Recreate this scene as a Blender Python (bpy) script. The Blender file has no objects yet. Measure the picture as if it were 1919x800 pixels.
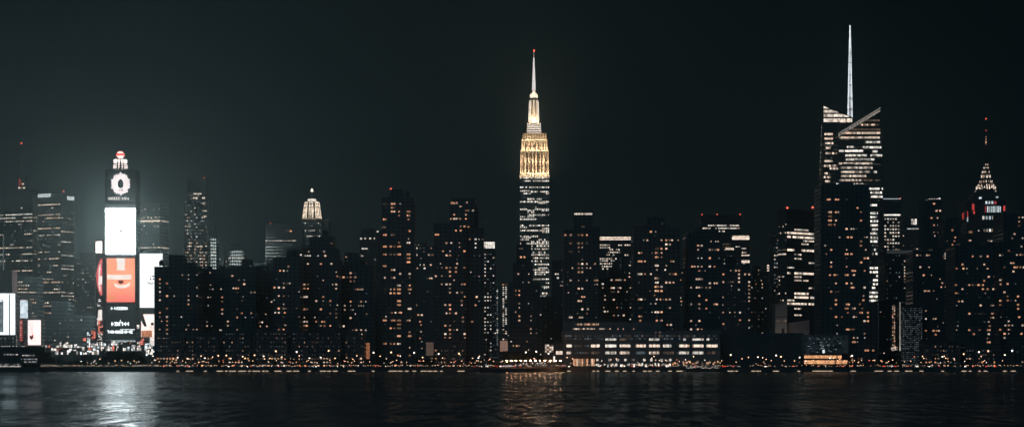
import bpy, bmesh, math, random
from mathutils import Vector, Matrix
R = math.radians
rnd = random.Random(7)
S = bpy.context.scene
COL = S.collection

# ------------------------------------------------------------------ camera, sky, exposure
F = 3330.0; CAMZ = 8.0; HOR = 672.0; GZ = 2.5          # focal length in photo pixels, eye height, horizon row, street level
cam = bpy.data.cameras.new('camera'); co = bpy.data.objects.new('camera', cam); COL.objects.link(co)
co.location = (0, 0, CAMZ); co.rotation_euler = (R(90), 0, 0)
cam.sensor_width = 36; cam.lens = 36*F/1919
cam.shift_y = (HOR-400)/1919
cam.clip_start = 1; cam.clip_end = 20000
S.camera = co

W = bpy.data.worlds.new('World'); S.world = W; W.use_nodes = True
wt = W.node_tree; wt.nodes.clear()
def wn(t, **k):
    n = wt.nodes.new(t)
    for a, b in k.items(): setattr(n, a, b)
    return n
out = wn('ShaderNodeOutputWorld'); bgn = wn('ShaderNodeBackground'); bg2 = wn('ShaderNodeBackground'); addn = wn('ShaderNodeAddShader')
sky = wn('ShaderNodeTexSky', sky_type='NISHITA', sun_disc=False); sky.sun_elevation = R(-4); sky.sun_rotation = R(180)
wt.links.new(sky.outputs[0], bgn.inputs[0]); bgn.inputs[1].default_value = 0.004
tc = wn('ShaderNodeTexCoord'); sx = wn('ShaderNodeSeparateXYZ'); wt.links.new(tc.outputs['Generated'], sx.inputs[0])
rz = wn('ShaderNodeValToRGB'); wt.links.new(sx.outputs['Z'], rz.inputs[0])       # skyglow by elevation
el = rz.color_ramp.elements
el[0].position = 0.0; el[0].color = (0.0125, 0.0190, 0.0215, 1)
el[1].position = 0.21; el[1].color = (0.0002, 0.0032, 0.0042, 1)
for p, c in ((0.05, (0.0066, 0.0116, 0.0135, 1)), (0.10, (0.0022, 0.0064, 0.0078, 1)), (0.15, (0.0008, 0.0043, 0.0054, 1))):
    e = rz.color_ramp.elements.new(p); e.color = c
rx = wn('ShaderNodeMapRange'); rx.inputs[1].default_value = -0.29; rx.inputs[2].default_value = 0.29   # the city glows more to the west
rx.inputs[3].default_value = 1.15; rx.inputs[4].default_value = 0.45
wt.links.new(sx.outputs['X'], rx.inputs[0]); wt.links.new(rz.outputs[0], bg2.inputs[0]); wt.links.new(rx.outputs[0], bg2.inputs[1])
wt.links.new(bgn.outputs[0], addn.inputs[0]); wt.links.new(bg2.outputs[0], addn.inputs[1]); wt.links.new(addn.outputs[0], out.inputs[0])

sun = bpy.data.lights.new('facade_fill_light', 'SUN'); sun.energy = .18; sun.angle = R(25); sun.color = (.16, .62, 1.0)      # added blue fill from behind the camera, lifts the dark facades
so = bpy.data.objects.new('facade_fill_light', sun); COL.objects.link(so); so.rotation_euler = (R(58), 0, R(-28))
S.view_settings.view_transform = 'Standard'; S.view_settings.look = 'None'
S.view_settings.exposure = 0; S.view_settings.gamma = 1
S.view_settings.use_curve_mapping = False
S.render.engine = 'CYCLES'
S.cycles.max_bounces = 3; S.cycles.diffuse_bounces = 1; S.cycles.glossy_bounces = 2; S.cycles.volume_bounces = 0; S.cycles.transmission_bounces = 2
S.cycles.sample_clamp_indirect = 60.0

# ------------------------------------------------------------------ helpers
def PX(x, y, D): return Vector(((x-959.5)/F*D, D, CAMZ+(HOR-y)/F*D))
def X(x, D): return (x-959.5)/F*D
def Z(y, D): return CAMZ+(HOR-y)/F*D

MATS = {}
def nm(name):
    m = bpy.data.materials.new(name); m.use_nodes = True; m.node_tree.nodes.clear(); return m
def lk(t, a, b): t.links.new(a, b)
def glow(name, col, s, var=0.0, mottled=0.0, sample=False, mscale=0.8):
    """a lit thing; var = how much the brightness differs from pane to pane, mottled = blinds and furniture behind the glass"""
    if name in MATS: return MATS[name]
    m = nm(name); t = m.node_tree
    o = t.nodes.new('ShaderNodeOutputMaterial'); e = t.nodes.new('ShaderNodeEmission'); lk(t, e.outputs[0], o.inputs[0])
    e.inputs[0].default_value = (*col, 1); e.inputs[1].default_value = s
    val = None
    if var:
        oi = t.nodes.new('ShaderNodeObjectInfo'); g = t.nodes.new('ShaderNodeNewGeometry')
        a = t.nodes.new('ShaderNodeMath'); a.operation = 'ADD'; lk(t, oi.outputs['Random'], a.inputs[0]); lk(t, g.outputs['Random Per Island'], a.inputs[1])
        f = t.nodes.new('ShaderNodeMath'); f.operation = 'FRACT'; lk(t, a.outputs[0], f.inputs[0])
        r = t.nodes.new('ShaderNodeMapRange'); r.inputs[3].default_value = s*(1-var); r.inputs[4].default_value = s*(1+var); lk(t, f.outputs[0], r.inputs[0])
        val = r.outputs[0]
    if mottled:
        g2 = t.nodes.new('ShaderNodeNewGeometry'); n = t.nodes.new('ShaderNodeTexNoise'); n.inputs['Scale'].default_value = mscale; n.inputs['Detail'].default_value = 3
        lk(t, g2.outputs['Position'], n.inputs['Vector'])
        r2 = t.nodes.new('ShaderNodeMapRange'); r2.inputs[1].default_value = .35; r2.inputs[2].default_value = .65; r2.inputs[3].default_value = 1-mottled; r2.inputs[4].default_value = 1+mottled*.4
        lk(t, n.outputs[0], r2.inputs[0])
        mu = t.nodes.new('ShaderNodeMath'); mu.operation = 'MULTIPLY'; lk(t, r2.outputs[0], mu.inputs[0])
        if val is not None: lk(t, val, mu.inputs[1])
        else: mu.inputs[1].default_value = s
        val = mu.outputs[0]
    if val is not None: lk(t, val, e.inputs[1])
    m.cycles.emission_sampling = 'FRONT_BACK' if sample else 'NONE'
    MATS[name] = m; return m
def solid(name, col, rough=0.7, metal=0.0, noise=0.25, scale=0.15):
    if name in MATS: return MATS[name]
    m = nm(name); t = m.node_tree
    o = t.nodes.new('ShaderNodeOutputMaterial'); b = t.nodes.new('ShaderNodeBsdfPrincipled'); lk(t, b.outputs[0], o.inputs[0])
    b.inputs['Roughness'].default_value = rough; b.inputs['Metallic'].default_value = metal
    g = t.nodes.new('ShaderNodeNewGeometry'); n = t.nodes.new('ShaderNodeTexNoise'); n.inputs['Scale'].default_value = scale; n.inputs['Detail'].default_value = 4
    lk(t, g.outputs['Position'], n.inputs['Vector'])
    mx = t.nodes.new('ShaderNodeMix'); mx.data_type = 'RGBA'; lk(t, n.outputs[0], mx.inputs[0])
    mx.inputs[6].default_value = (*[c*(1-noise) for c in col], 1); mx.inputs[7].default_value = (*[min(1, c*(1+noise)) for c in col], 1)
    lk(t, mx.outputs[2], b.inputs['Base Color'])
    MATS[name] = m; return m
def facade(col, pu=3.2, pz=3.1, wu=.5, wz=.5, glass=(.02, .03, .035), key=None, grough=.12):
    """masonry or curtain wall with a grid of unlit panes, laid out in metres on the UV map"""
    name = key or 'facade_%.2f_%.2f_%.2f_%.1f_%.1f_%.1f_%.1f' % (*col, pu, pz, wu, wz)
    if name in MATS: return MATS[name]
    m = nm(name); t = m.node_tree; N = t.nodes.new
    o = N('ShaderNodeOutputMaterial'); b = N('ShaderNodeBsdfPrincipled'); lk(t, b.outputs[0], o.inputs[0])
    uv = N('ShaderNodeUVMap'); s = N('ShaderNodeSeparateXYZ'); lk(t, uv.outputs[0], s.inputs[0])
    def band(sock, pitch, w):
        d = N('ShaderNodeMath'); d.operation = 'DIVIDE'; lk(t, sock, d.inputs[0]); d.inputs[1].default_value = pitch
        f = N('ShaderNodeMath'); f.operation = 'FRACT'; lk(t, d.outputs[0], f.inputs[0])
        su = N('ShaderNodeMath'); su.operation = 'SUBTRACT'; lk(t, f.outputs[0], su.inputs[0]); su.inputs[1].default_value = .5
        ab = N('ShaderNodeMath'); ab.operation = 'ABSOLUTE'; lk(t, su.outputs[0], ab.inputs[0])
        lt = N('ShaderNodeMath'); lt.operation = 'LESS_THAN'; lk(t, ab.outputs[0], lt.inputs[0]); lt.inputs[1].default_value = w/2
        return lt.outputs[0]
    mu = N('ShaderNodeMath'); mu.operation = 'MULTIPLY'; lk(t, band(s.outputs[0], pu, wu), mu.inputs[0]); lk(t, band(s.outputs[1], pz, wz), mu.inputs[1])
    n = N('ShaderNodeTexNoise'); n.inputs['Scale'].default_value = .07; n.inputs['Detail'].default_value = 5; lk(t, uv.outputs[0], n.inputs['Vector'])
    mx = N('ShaderNodeMix'); mx.data_type = 'RGBA'; lk(t, n.outputs[0], mx.inputs[0])
    mx.inputs[6].default_value = (*[c*.6 for c in col], 1); mx.inputs[7].default_value = (*[c*1.4 for c in col], 1)
    m2 = N('ShaderNodeMix'); m2.data_type = 'RGBA'; lk(t, mu.outputs[0], m2.inputs[0]); lk(t, mx.outputs[2], m2.inputs[6]); m2.inputs[7].default_value = (*glass, 1)
    lk(t, m2.outputs[2], b.inputs['Base Color'])
    rr = N('ShaderNodeMapRange'); lk(t, mu.outputs[0], rr.inputs[0]); rr.inputs[3].default_value = .8; rr.inputs[4].default_value = grough
    lk(t, rr.outputs[0], b.inputs['Roughness'])
    MATS[name] = m; return m

ORANGE = (1.0, .48, .27); WARM = (1.0, .66, .46); CREAM = (1.0, .80, .64); WHITE = (1.0, .93, .82); COOL = (.80, .95, 1.0); RED = (1.0, .10, .10)
WM = {
 'o': glow('window_glow_orange', ORANGE, .80, .85, .6, mscale=1.3), 'w': glow('window_glow_warm', WARM, .85, .9, .6, mscale=1.3), 'c': glow('window_glow_cream', CREAM, .95, .7, .5),
 'i': glow('window_glow_white', WHITE, .9, .7, .5), 'k': glow('window_glow_cool', COOL, .8, .5, .4), 'r': glow('window_glow_red', RED, .55, .3),
 'D': glow('window_glow_dim_warm', WARM, .10, .9), 'K': glow('window_glow_dim_cool', (.7, .9, 1), .10, .9), 'E': glow('window_glow_faint', (.8, .85, .9), .035, .95),
 'B': glow('window_glow_bright_white', WHITE, 1.7, .25, .2), 'C': glow('window_glow_bright_cream', CREAM, 1.6, .3, .3), 'O': glow('window_glow_bright_orange', (1, .48, .22), 1.3, .3, .35),
}
beacon_mat = glow('beacon_red', (1, .12, .08), 3.5); lampwhite = glow('lamp_white', (1, .84, .70), 4.2); lampwarm = glow('lamp_warm', (1, .58, .34), 4.0); lampcool = glow('lamp_cool', (.85, .96, 1), 5.0)
lampred = glow('lamp_red', (1, .2, .12), 2.6)
dark_metal = solid('dark_metal', (.05, .055, .06), .5, .6); roof_mat = solid('roof_felt', (.07, .075, .08), .9); stone_dark = solid('dark_stone', (.10, .10, .10), .8)
concrete = solid('concrete', (.28, .27, .26), .85); black_panel = solid('black_panel', (.01, .012, .014), .4)

def link(name, me, mat=None, parent=None, loc=(0, 0, 0)):
    o = bpy.data.objects.new(name, me); COL.objects.link(o); o.location = loc
    if mat is not None and not me.materials:
        for m in (mat if isinstance(mat, (list, tuple)) else [mat]): me.materials.append(m)
    if parent: o.parent = parent
    return o
def meta(o, label=None, cat=None, group=None, kind=None):
    if label: o['label'] = label
    if cat: o['category'] = cat
    if group: o['group'] = group
    if kind: o['kind'] = kind
    return o
def empty(name, loc, label, cat, group=None, rz=0):
    o = bpy.data.objects.new(name, None); COL.objects.link(o); o.location = loc; o.rotation_euler.z = rz
    o.empty_display_size = 1
    return meta(o, label, cat, group)

class MB:
    """collects convex pieces; build() links them as one mesh, moved into the parent's local frame"""
    def __init__(s): s.v = []; s.f = []; s.uv = []; s.mi = []
    def poly(s, pts, uvs=None, mi=0):
        k = len(s.v); s.v += [tuple(p) for p in pts]; s.f.append(tuple(range(k, k+len(pts)))); s.mi.append(mi)
        s.uv += uvs or [(0, 0)]*len(pts)
    def prism(s, foot, z0, z1, foot_top=None, mi=0, cap=True):
        """foot: ccw list of (x,y); z1 may be one height or one per corner"""
        n = len(foot); ft = foot_top or foot
        zt = z1 if isinstance(z1, (list, tuple)) else [z1]*n
        zb = z0 if isinstance(z0, (list, tuple)) else [z0]*n
        u = 0
        for i in range(n):
            j = (i+1) % n; L = math.dist(foot[i], foot[j])
            s.poly([(*foot[i], zb[i]), (*foot[j], zb[j]), (*ft[j], zt[j]), (*ft[i], zt[i])], [(u, zb[i]), (u+L, zb[j]), (u+L, zt[j]), (u, zt[i])], mi); u += L
        if cap:
            s.poly([(*ft[i], zt[i]) for i in range(n)], None, mi)
            s.poly([(*foot[i], zb[i]) for i in reversed(range(n))], None, mi)
    def box(s, x0, x1, y0, y1, z0, z1, mi=0): s.prism([(x0, y0), (x1, y0), (x1, y1), (x0, y1)], z0, z1, None, mi)
    def obox(s, c, u, w, h, t, mi=0):
        """box of width w along u, height h, thickness t, centred at c"""
        c = Vector(c); u = Vector(u).normalized(); n = Vector((u.y, -u.x, 0)); up = Vector((0, 0, 1))
        P = [c+u*a*w/2+n*b*t/2+up*e*h/2 for e in (-1, 1) for a, b in ((-1, 1), (1, 1), (1, -1), (-1, -1))]
        for q in ((0, 1, 5, 4), (1, 2, 6, 5), (2, 3, 7, 6), (3, 0, 4, 7), (4, 5, 6, 7), (3, 2, 1, 0)): s.poly([P[i] for i in q], None, mi)
    def rod(s, a, b, ra, rb=None, n=6, mi=0):
        a = Vector(a); b = Vector(b); d = (b-a).normalized(); rb = ra if rb is None else rb
        t = Vector((1, 0, 0)) if abs(d.x) < .8 else Vector((0, 1, 0)); p = d.cross(t).normalized(); q = d.cross(p)
        A = [a+(p*math.cos(2*math.pi*i/n)+q*math.sin(2*math.pi*i/n))*ra for i in range(n)]; B = [b+(p*math.cos(2*math.pi*i/n)+q*math.sin(2*math.pi*i/n))*rb for i in range(n)]
        for i in range(n): j = (i+1) % n; s.poly([A[j], A[i], B[i], B[j]], None, mi)
        s.poly(A, None, mi); s.poly(B[::-1], None, mi)
    def lathe(s, c, prof, n=12, mi=0, rot=0):
        """prof: (radius, z) going up"""
        for (r0, z0), (r1, z1) in zip(prof, prof[1:]):
            for i in range(n):
                a = rot+2*math.pi*i/n; b = rot+2*math.pi*(i+1)/n
                pts = [(c[0]+r0*math.cos(a), c[1]+r0*math.sin(a), z0), (c[0]+r0*math.cos(b), c[1]+r0*math.sin(b), z0), (c[0]+r1*math.cos(b), c[1]+r1*math.sin(b), z1), (c[0]+r1*math.cos(a), c[1]+r1*math.sin(a), z1)]
                if r0 < 1e-4: pts = pts[1:]
                if r1 < 1e-4: pts = pts[:3]
                s.poly(pts, [(a*r0*0+i*r0*2*math.pi/n, p[2]) for p in pts], mi)
    def sphere(s, c, r, n=8, m=5, mi=0, sz=1.0):
        s.lathe((c[0], c[1]), [(max(0, r*math.sin(math.pi*k/m)), c[2]-r*sz*math.cos(math.pi*k/m)) for k in range(m+1)], n, mi)
    def build(s, name, mat, parent=None, smooth=False, split=False):
        if split:          # every loose piece becomes an object of its own
            key = {}; par = list(range(len(s.f)))
            def fd(a):
                while par[a] != a: par[a] = par[par[a]]; a = par[a]
                return a
            for i, f in enumerate(s.f):
                for k in f:
                    q = tuple(round(c, 2) for c in s.v[k])
                    if q in key: par[fd(i)] = fd(key[q])
                    else: key[q] = i
            grp = {}
            for i in range(len(s.f)): grp.setdefault(fd(i), []).append(i)
            o = None
            for g in grp.values():
                m = MB()
                for i in g: m.poly([s.v[k] for k in s.f[i]], [(s.v[k][0], s.v[k][2]) for k in s.f[i]], s.mi[i])
                o = m.build(name, mat, parent)
            return o
        me = bpy.data.meshes.new(name)
        off = parent.matrix_basis.translation if parent is not None and parent.parent is None else Vector((0, 0, 0))
        if parent is not None and parent.parent is not None: off = parent.parent.matrix_basis.translation
        me.from_pydata([(v[0]-off.x, v[1]-off.y, v[2]-off.z) for v in s.v], [], s.f)
        l = me.uv_layers.new(name='UVMap'); l.data.foreach_set('uv', [c for p in s.uv for c in p])
        me.polygons.foreach_set('material_index', s.mi)
        if smooth: me.polygons.foreach_set('use_smooth', [True]*len(s.f))
        me.update()
        return link(name, me, mat, parent)

# one unit mesh per window look, shared by every window that has it
FARM = {}
def wmat(mk, D):
    k = 0 if D < 1420 else 1 if D < 1850 else 2
    if k == 0: return WM[mk]
    if (mk, k) not in FARM:
        m = WM[mk].copy(); m.name = WM[mk].name+('_office' if k == 1 else '_tower'); f = (1.15, 1.4)[k-1]; n = m.node_tree.nodes
        for q in n:
            if q.type == 'MAP_RANGE' and q.inputs[1].default_value < .3: q.inputs[3].default_value *= f; q.inputs[4].default_value *= f
        FARM[(mk, k)] = m
    return FARM[(mk, k)]
UNIT = {}
def unit_window(mk, style, D=1200):
    D = 0 if D < 1420 else 1500 if D < 1850 else 2000; k = (mk, style, D)
    if k not in UNIT:
        b = MB()
        if style == 'pair': b.obox((-.27, 0, 0), (1, 0, 0), .42, 1, 1); b.obox((.27, 0, 0), (1, 0, 0), .42, 1, 1)
        elif style == 'tri':
            b.prism([(-.5, -.5), (.5, -.5), (.5, .5), (-.5, .5)], -.5, .5, [(-.06, -.5), (.06, -.5), (.06, .5), (-.06, .5)])
        else: b.obox((0, 0, 0), (1, 0, 0), 1, 1, 1)
        me = bpy.data.meshes.new('window'); me.from_pydata(b.v, [], b.f); me.materials.append(wmat(mk, D)); UNIT[k] = me
    return UNIT[k]

class Bld:
    def __init__(s, name, label, D, mat, floor=3.0, cat='building', group=None, seed=None):
        s.name = name; s.label = label; s.D = D; s.mat = mat; s.floor = floor; s.cat = cat; s.group = group
        s.w = MB(); s.tiers = []; s.lit = []; s.root = None; s.r = random.Random(seed if seed is not None else label); s.extra = []
    def begin(s, cx, cy):
        s.root = empty(s.name, (cx, cy, GZ), s.label, s.cat, s.group)
    def box(s, x0, x1, yt, yb=None, dy=0, depth=24, parapet=.9, trim=True):
        D = s.D+dy; X0, X1 = X(x0, D), X(x1, D); zt = Z(yt, D); zb = GZ if yb is None else (yb['z1']-.3 if isinstance(yb, dict) else Z(yb, D))
        if s.root is None: s.begin((X0+X1)/2, D+depth/2)
        s.w.prism([(X0, D), (X1, D), (X1, D+depth), (X0, D+depth)], zb, zt)
        if parapet:   # a low parapet standing on the roof edge
            e = .35; p = parapet
            for a in ((X0, X1, D, D+e), (X0, X1, D+depth-e, D+depth), (X0, X0+e, D+e, D+depth-e), (X1-e, X1, D+e, D+depth-e)): s.w.box(*a, zt, zt+p)
        f = dict(D=D, x0=x0, x1=x1, yt=yt, yb=HOR+(CAMZ-zb)*F/D, o=Vector((X0, D, zb)), u=Vector((1, 0, 0)), L=X1-X0, z0=zb, z1=zt, depth=depth)
        s.tiers.append(f)
        f['right'] = dict(o=Vector((X1, D, zb)), u=Vector((0, 1, 0)), L=depth, z0=zb, z1=zt)
        f['left'] = dict(o=Vector((X0, D+depth, zb)), u=Vector((0, -1, 0)), L=depth, z0=zb, z1=zt)
        return f
    def corner(s, x0, xc, x1, yt, yb=None, a=25, dy=0, cut=0):
        """two faces meet at the near corner xc; a = how far the left face turns away, in degrees"""
        D = s.D+dy; C = Vector((X(xc, D), D)); lu = Vector((-math.cos(R(a)), math.sin(R(a)))); ru = Vector((math.sin(R(a)), math.cos(R(a))))
        def reach(xe, d):
            k = (xe-959.5)/F; return (k*C.y-C.x)/(d.x-k*d.y)
        Ll = reach(x0, lu); Lr = min(70, reach(x1, ru)) if x1 > xc else 20
        zt = Z(yt, D); zb = GZ if yb is None else Z(yb, D)
        A = C+lu*Ll; B = C+ru*Lr; E = A+ru*Lr
        if s.root is None: s.begin(C.x, C.y+10)
        s.w.prism([tuple(A), tuple(C), tuple(B), tuple(E)], zb, zt)
        u = (C-A).normalized(); v = (B-C).normalized()
        fl = dict(o=Vector((A.x, A.y, zb)), u=Vector((u.x, u.y, 0)), L=Ll, z0=zb, z1=zt, D=D); fr = dict(o=Vector((C.x, C.y, zb)), u=Vector((v.x, v.y, 0)), L=Lr, z0=zb, z1=zt, D=D)
        return fl, fr
    def win(s, pos, u, w, h, mk, style='one'): s.lit.append((Vector(pos), Vector(u), w, h, mk, style))
    def at(s, x, y, w=1.5, h=1.4, mk='w', style='one', snap=True):
        """a lit window where the photo shows it, on the frontmost tier there, moved to its floor's height"""
        best = None
        for f in s.tiers:
            if f['x0']-1 <= x <= f['x1']+1 and f['yt']-1 <= y <= f['yb']+1 and (best is None or f['D'] < best['D']): best = f
        if best is None: best = s.tiers[0]
        D = best['D']; z = Z(y, D); xx = X(x, D)
        if snap:
            z = GZ+round((z-GZ)/s.floor)*s.floor
            xx = best['o'].x+.6+round((xx-best['o'].x-.6)/.8)*.8
        xx = min(max(xx, best['o'].x+w/2+.2), best['o'].x+best['L']-w/2-.2)
        z = min(z, best['z1']-h/2-.2)
        if any(abs(p.x-xx) < (w+ww)/2 and abs(p.z-z) < .6*(h+hh)/2 for p, _, ww, hh, _, _ in s.lit[-60:]): return
        s.win((xx, D, z), (1, 0, 0), w, h, mk, style)
    def grid(s, f, pu, pz, wu, wz, p=.3, mode='apt', cols='w', dims='', pd=0, z0=None, z1=None, u0=0, u1=None, style='one', m=.8, mask=None):
        r = s.r; z0 = f['z0'] if z0 is None else z0; z1 = f['z1'] if z1 is None else z1; u1 = f['L'] if u1 is None else u1
        nu = max(1, int((u1-u0-2*m)/pu)); pu = (u1-u0-2*m)/nu
        cb = [r.choice((.3, .6, 1, 1, 1.6)) for _ in range(nu)]
        k0 = int((z0-GZ)/pz)+1
        z = GZ+k0*pz
        while z+wz/2 < z1-.8:
            if mode == 'office':
                q = r.random(); dens = .95 if q < p*.55 else (.55 if q < p else .06); on = r.random() < dens; run = 0; cm = r.choice(cols)
            for i in range(nu):
                u = u0+m+(i+.5)*pu; pos = f['o']+f['u']*u; pos = Vector((pos.x, pos.y, z)); lit = False
                if mask and not mask(pos): continue
                if mode == 'office':
                    if run <= 0: on = r.random() < dens; run = r.randint(1, 4)
                    run -= 1; lit = on and r.random() < .93; mk = cm if r.random() < .8 else r.choice(cols)
                elif mode == 'apt': lit = r.random() < p*cb[i]; mk = r.choice(cols)
                else: lit = r.random() < p; mk = r.choice(cols)
                if lit: s.win(pos, f['u'], wu, wz, mk, style)
                elif dims and r.random() < pd: s.win(pos, f['u'], wu, wz, r.choice(dims), style)
            z += pz
    def part(s, mb, name, mat, **k):
        o = mb.build(name, mat, s.root, **k); return o
    def beacon(s, x, y, dy=0, r=.55):
        D = s.D+dy; p = PX(x, y, D+2); b = MB(); b.rod(p-Vector((0, 0, 2.2)), p, .12, mi=1); b.sphere(p, r*D/1500, 6, 4, mi=0); b.build('beacon', [beacon_mat, dark_metal], s.root)
    def roofstuff(s, f, n=2):
        """plant boxes, a stair head and a water tank on the roof"""
        for i in range(n):
            k = s.r.random(); w = s.r.uniform(2, 4.5); h = s.r.uniform(1.2, 3.2); u = s.r.uniform(w, max(w+.1, f['L']-w)); c = f['o']+f['u']*u; y = c.y+s.r.uniform(4, 12); z = f['z1']
            b = MB()
            if k < .35:
                for a in (-1, 1):
                    for e in (-1, 1): b.rod((c.x+a, y+e, z), (c.x+a, y+e, z+2), .12)
                b.lathe((c.x, y), [(0, z+2), (1.7, z+2), (1.7, z+5), (0, z+6.2)], 10); b.build('water_tank', stone_dark, s.root)
            elif k < .75:
                b.box(c.x-w/2, c.x+w/2, y, y+3, z, z+h); b.box(c.x-w/3, c.x, y+.5, y+2, z+h, z+h+.7); b.build('roof_plant', roof_mat, s.root)
            else:
                b.rod((c.x, y, z), (c.x, y, z+h*2), .09); b.rod((c.x-.7, y, z+h*1.5), (c.x+.7, y, z+h*1.5), .06); b.build('aerial', dark_metal, s.root)
    def done(s):
        s.part(s.w, 'wall', s.mat)
        off = s.root.location
        L = sorted(s.lit, key=lambda q: -q[2]*q[3]*(.2 if q[4] in 'DKE' else 1))
        for p, u, w, h, mk, st in L[:100]:
            o = bpy.data.objects.new('window', unit_window(mk, st, s.D)); COL.objects.link(o)
            o.parent = s.root; o.location = p-off; o.rotation_euler.z = math.atan2(u.y, u.x); o.scale = (w, .24, h)
        rest = L[100:]
        if rest:
            ks = sorted({q[4] for q in rest}); b = MB()
            for p, u, w, h, mk, st in rest:
                if st == 'pair':
                    un = u.normalized()
                    b.obox(p-un*w*.27, u, w*.42, h, .24, ks.index(mk)); b.obox(p+un*w*.27, u, w*.42, h, .24, ks.index(mk))
                elif st == 'tri': b.obox(p, u, w*.5, h, .24, ks.index(mk))
                else: b.obox(p, u, w, h, .24, ks.index(mk))
            o = b.build('further_windows', [wmat(k, s.D) for k in ks], s.root); o['kind'] = 'stuff'
        return s.root

# materials of the masonry; dark brick slabs and glass towers at night
BRICK = facade((.16, .155, .15), 3.2, 2.8, .45, .5); BRICK2 = facade((.13, .14, .145), 2.6, 2.8, .5, .45); TAN = facade((.16, .15, .14), 3.6, 3.1, .4, .5)
CURT = facade((.07, .085, .095), 1.6, 3.8, .8, .62); CURT2 = facade((.13, .14, .145), 3.0, 3.8, .85, .5); STONE = facade((.20, .19, .18), 2.6, 3.7, .42, .55)

# ================================================================== the setting
def sheet(name, x0, x1, y0, y1, z, mat, th=None):
    b = MB(); b.poly([(x0, y0, z), (x1, y0, z), (x1, y1, z), (x0, y1, z)]); o = b.build(name, mat); return meta(o, kind='structure')
wm = nm('water'); t = wm.node_tree; N = t.nodes.new
o_ = N('ShaderNodeOutputMaterial'); b_ = N('ShaderNodeBsdfPrincipled'); lk(t, b_.outputs[0], o_.inputs[0])
b_.inputs['Base Color'].default_value = (.004, .012, .016, 1); b_.inputs['Roughness'].default_value = .10; b_.inputs['IOR'].default_value = 1.33; b_.inputs['Specular IOR Level'].default_value = .5
g_ = N('ShaderNodeNewGeometry')
def wave(sx_, sy_, sc, det, dist_):
    mp = N('ShaderNodeMapping'); mp.inputs['Scale'].default_value = (sx_, sy_, 1); lk(t, g_.outputs['Position'], mp.inputs[0])
    n = N('ShaderNodeTexNoise'); n.inputs['Scale'].default_value = sc; n.inputs['Detail'].default_value = det; n.inputs['Roughness'].default_value = .55; lk(t, mp.outputs[0], n.inputs['Vector'])
    m = N('ShaderNodeMath'); m.operation = 'MULTIPLY'; m.inputs[1].default_value = dist_; lk(t, n.outputs[0], m.inputs[0]); return m.outputs[0]
def add_(a, b):
    n = N('ShaderNodeMath'); n.operation = 'ADD'; lk(t, a, n.inputs[0]); lk(t, b, n.inputs[1]); return n
a_ = add_(add_(wave(2.4, 1, .8, 2, .22), wave(1.6, 1, .15, 2, .66)).outputs[0], wave(.4, 1, .04, 2, 1.6))
gust = add_(wave(.25, 1, .018, 3, .35), wave(1, .16, .42, 5, .65)).outputs[0]       # gusts and the streaks of choppier and calmer water
mr_ = N('ShaderNodeMapRange'); mr_.inputs[1].default_value = .45; mr_.inputs[2].default_value = .56; mr_.inputs[3].default_value = .12; mr_.inputs[4].default_value = 1.8; lk(t, gust, mr_.inputs[0])
rr_ = N('ShaderNodeMapRange'); rr_.inputs[1].default_value = .45; rr_.inputs[2].default_value = .56; rr_.inputs[3].default_value = .10; rr_.inputs[4].default_value = .24; lk(t, gust, rr_.inputs[0]); 
bp = N('ShaderNodeBump'); bp.inputs['Distance'].default_value = 1.7; lk(t, mr_.outputs[0], bp.inputs['Strength']); lk(t, a_.outputs[0], bp.inputs['Height']); 
gl_ = N('ShaderNodeBsdfGlossy'); gl_.inputs['Color'].default_value = (.31, .37, .39, 1); lk(t, rr_.outputs[0], gl_.inputs['Roughness']); lk(t, bp.outputs[0], gl_.inputs['Normal'])   # the silty river gives back about half of what meets it
df_ = N('ShaderNodeBsdfDiffuse'); df_.inputs['Color'].default_value = (.012, .035, .045, 1); ad_ = N('ShaderNodeAddShader'); lk(t, gl_.outputs[0], ad_.inputs[0]); lk(t, df_.outputs[0], ad_.inputs[1]); lk(t, ad_.outputs[0], o_.inputs[0]); t.nodes.remove(b_)
QY = 1112.0
sheet('water', -1500, 1500, -30, QY+2, 0, wm)
asphalt = solid('asphalt', (.05, .05, .052), .8, scale=.4); paving = solid('paving', (.16, .155, .15), .8, scale=.6)
def slab(name, x0, x1, y0, y1, z0, z1, mat):
    b = MB(); b.box(x0, x1, y0, y1, z0, z1); return meta(b.build(name, mat), kind='structure')
slab('ground', -1500, 1500, QY+28, 3450, -1, GZ, solid('city_ground', (.06, .06, .06), .9))
slab('promenade', -1500, 1500, QY+.6, QY+12, -1, GZ+.12, paving)
slab('quay_wall', -1500, 1500, QY, QY+.6, -1.5, GZ+.32, solid('quay_stone', (.13, .13, .125), .9, scale=1.2))
slab('road', -1500, 1500, QY+12, QY+28, -1, GZ, asphalt)
b = MB(); x = -420.
while x < 420: b.box(x, x+3, QY+19.9, QY+20.1, GZ, GZ+.006); x += 9
meta(b.build('road_marking', solid('road_paint', (.75, .75, .7), .6)), kind='structure')
b = MB(); b.box(-1500, 1500, QY+27.7, QY+28, GZ-1, GZ+.14); meta(b.build('kerb', concrete), kind='structure')

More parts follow.
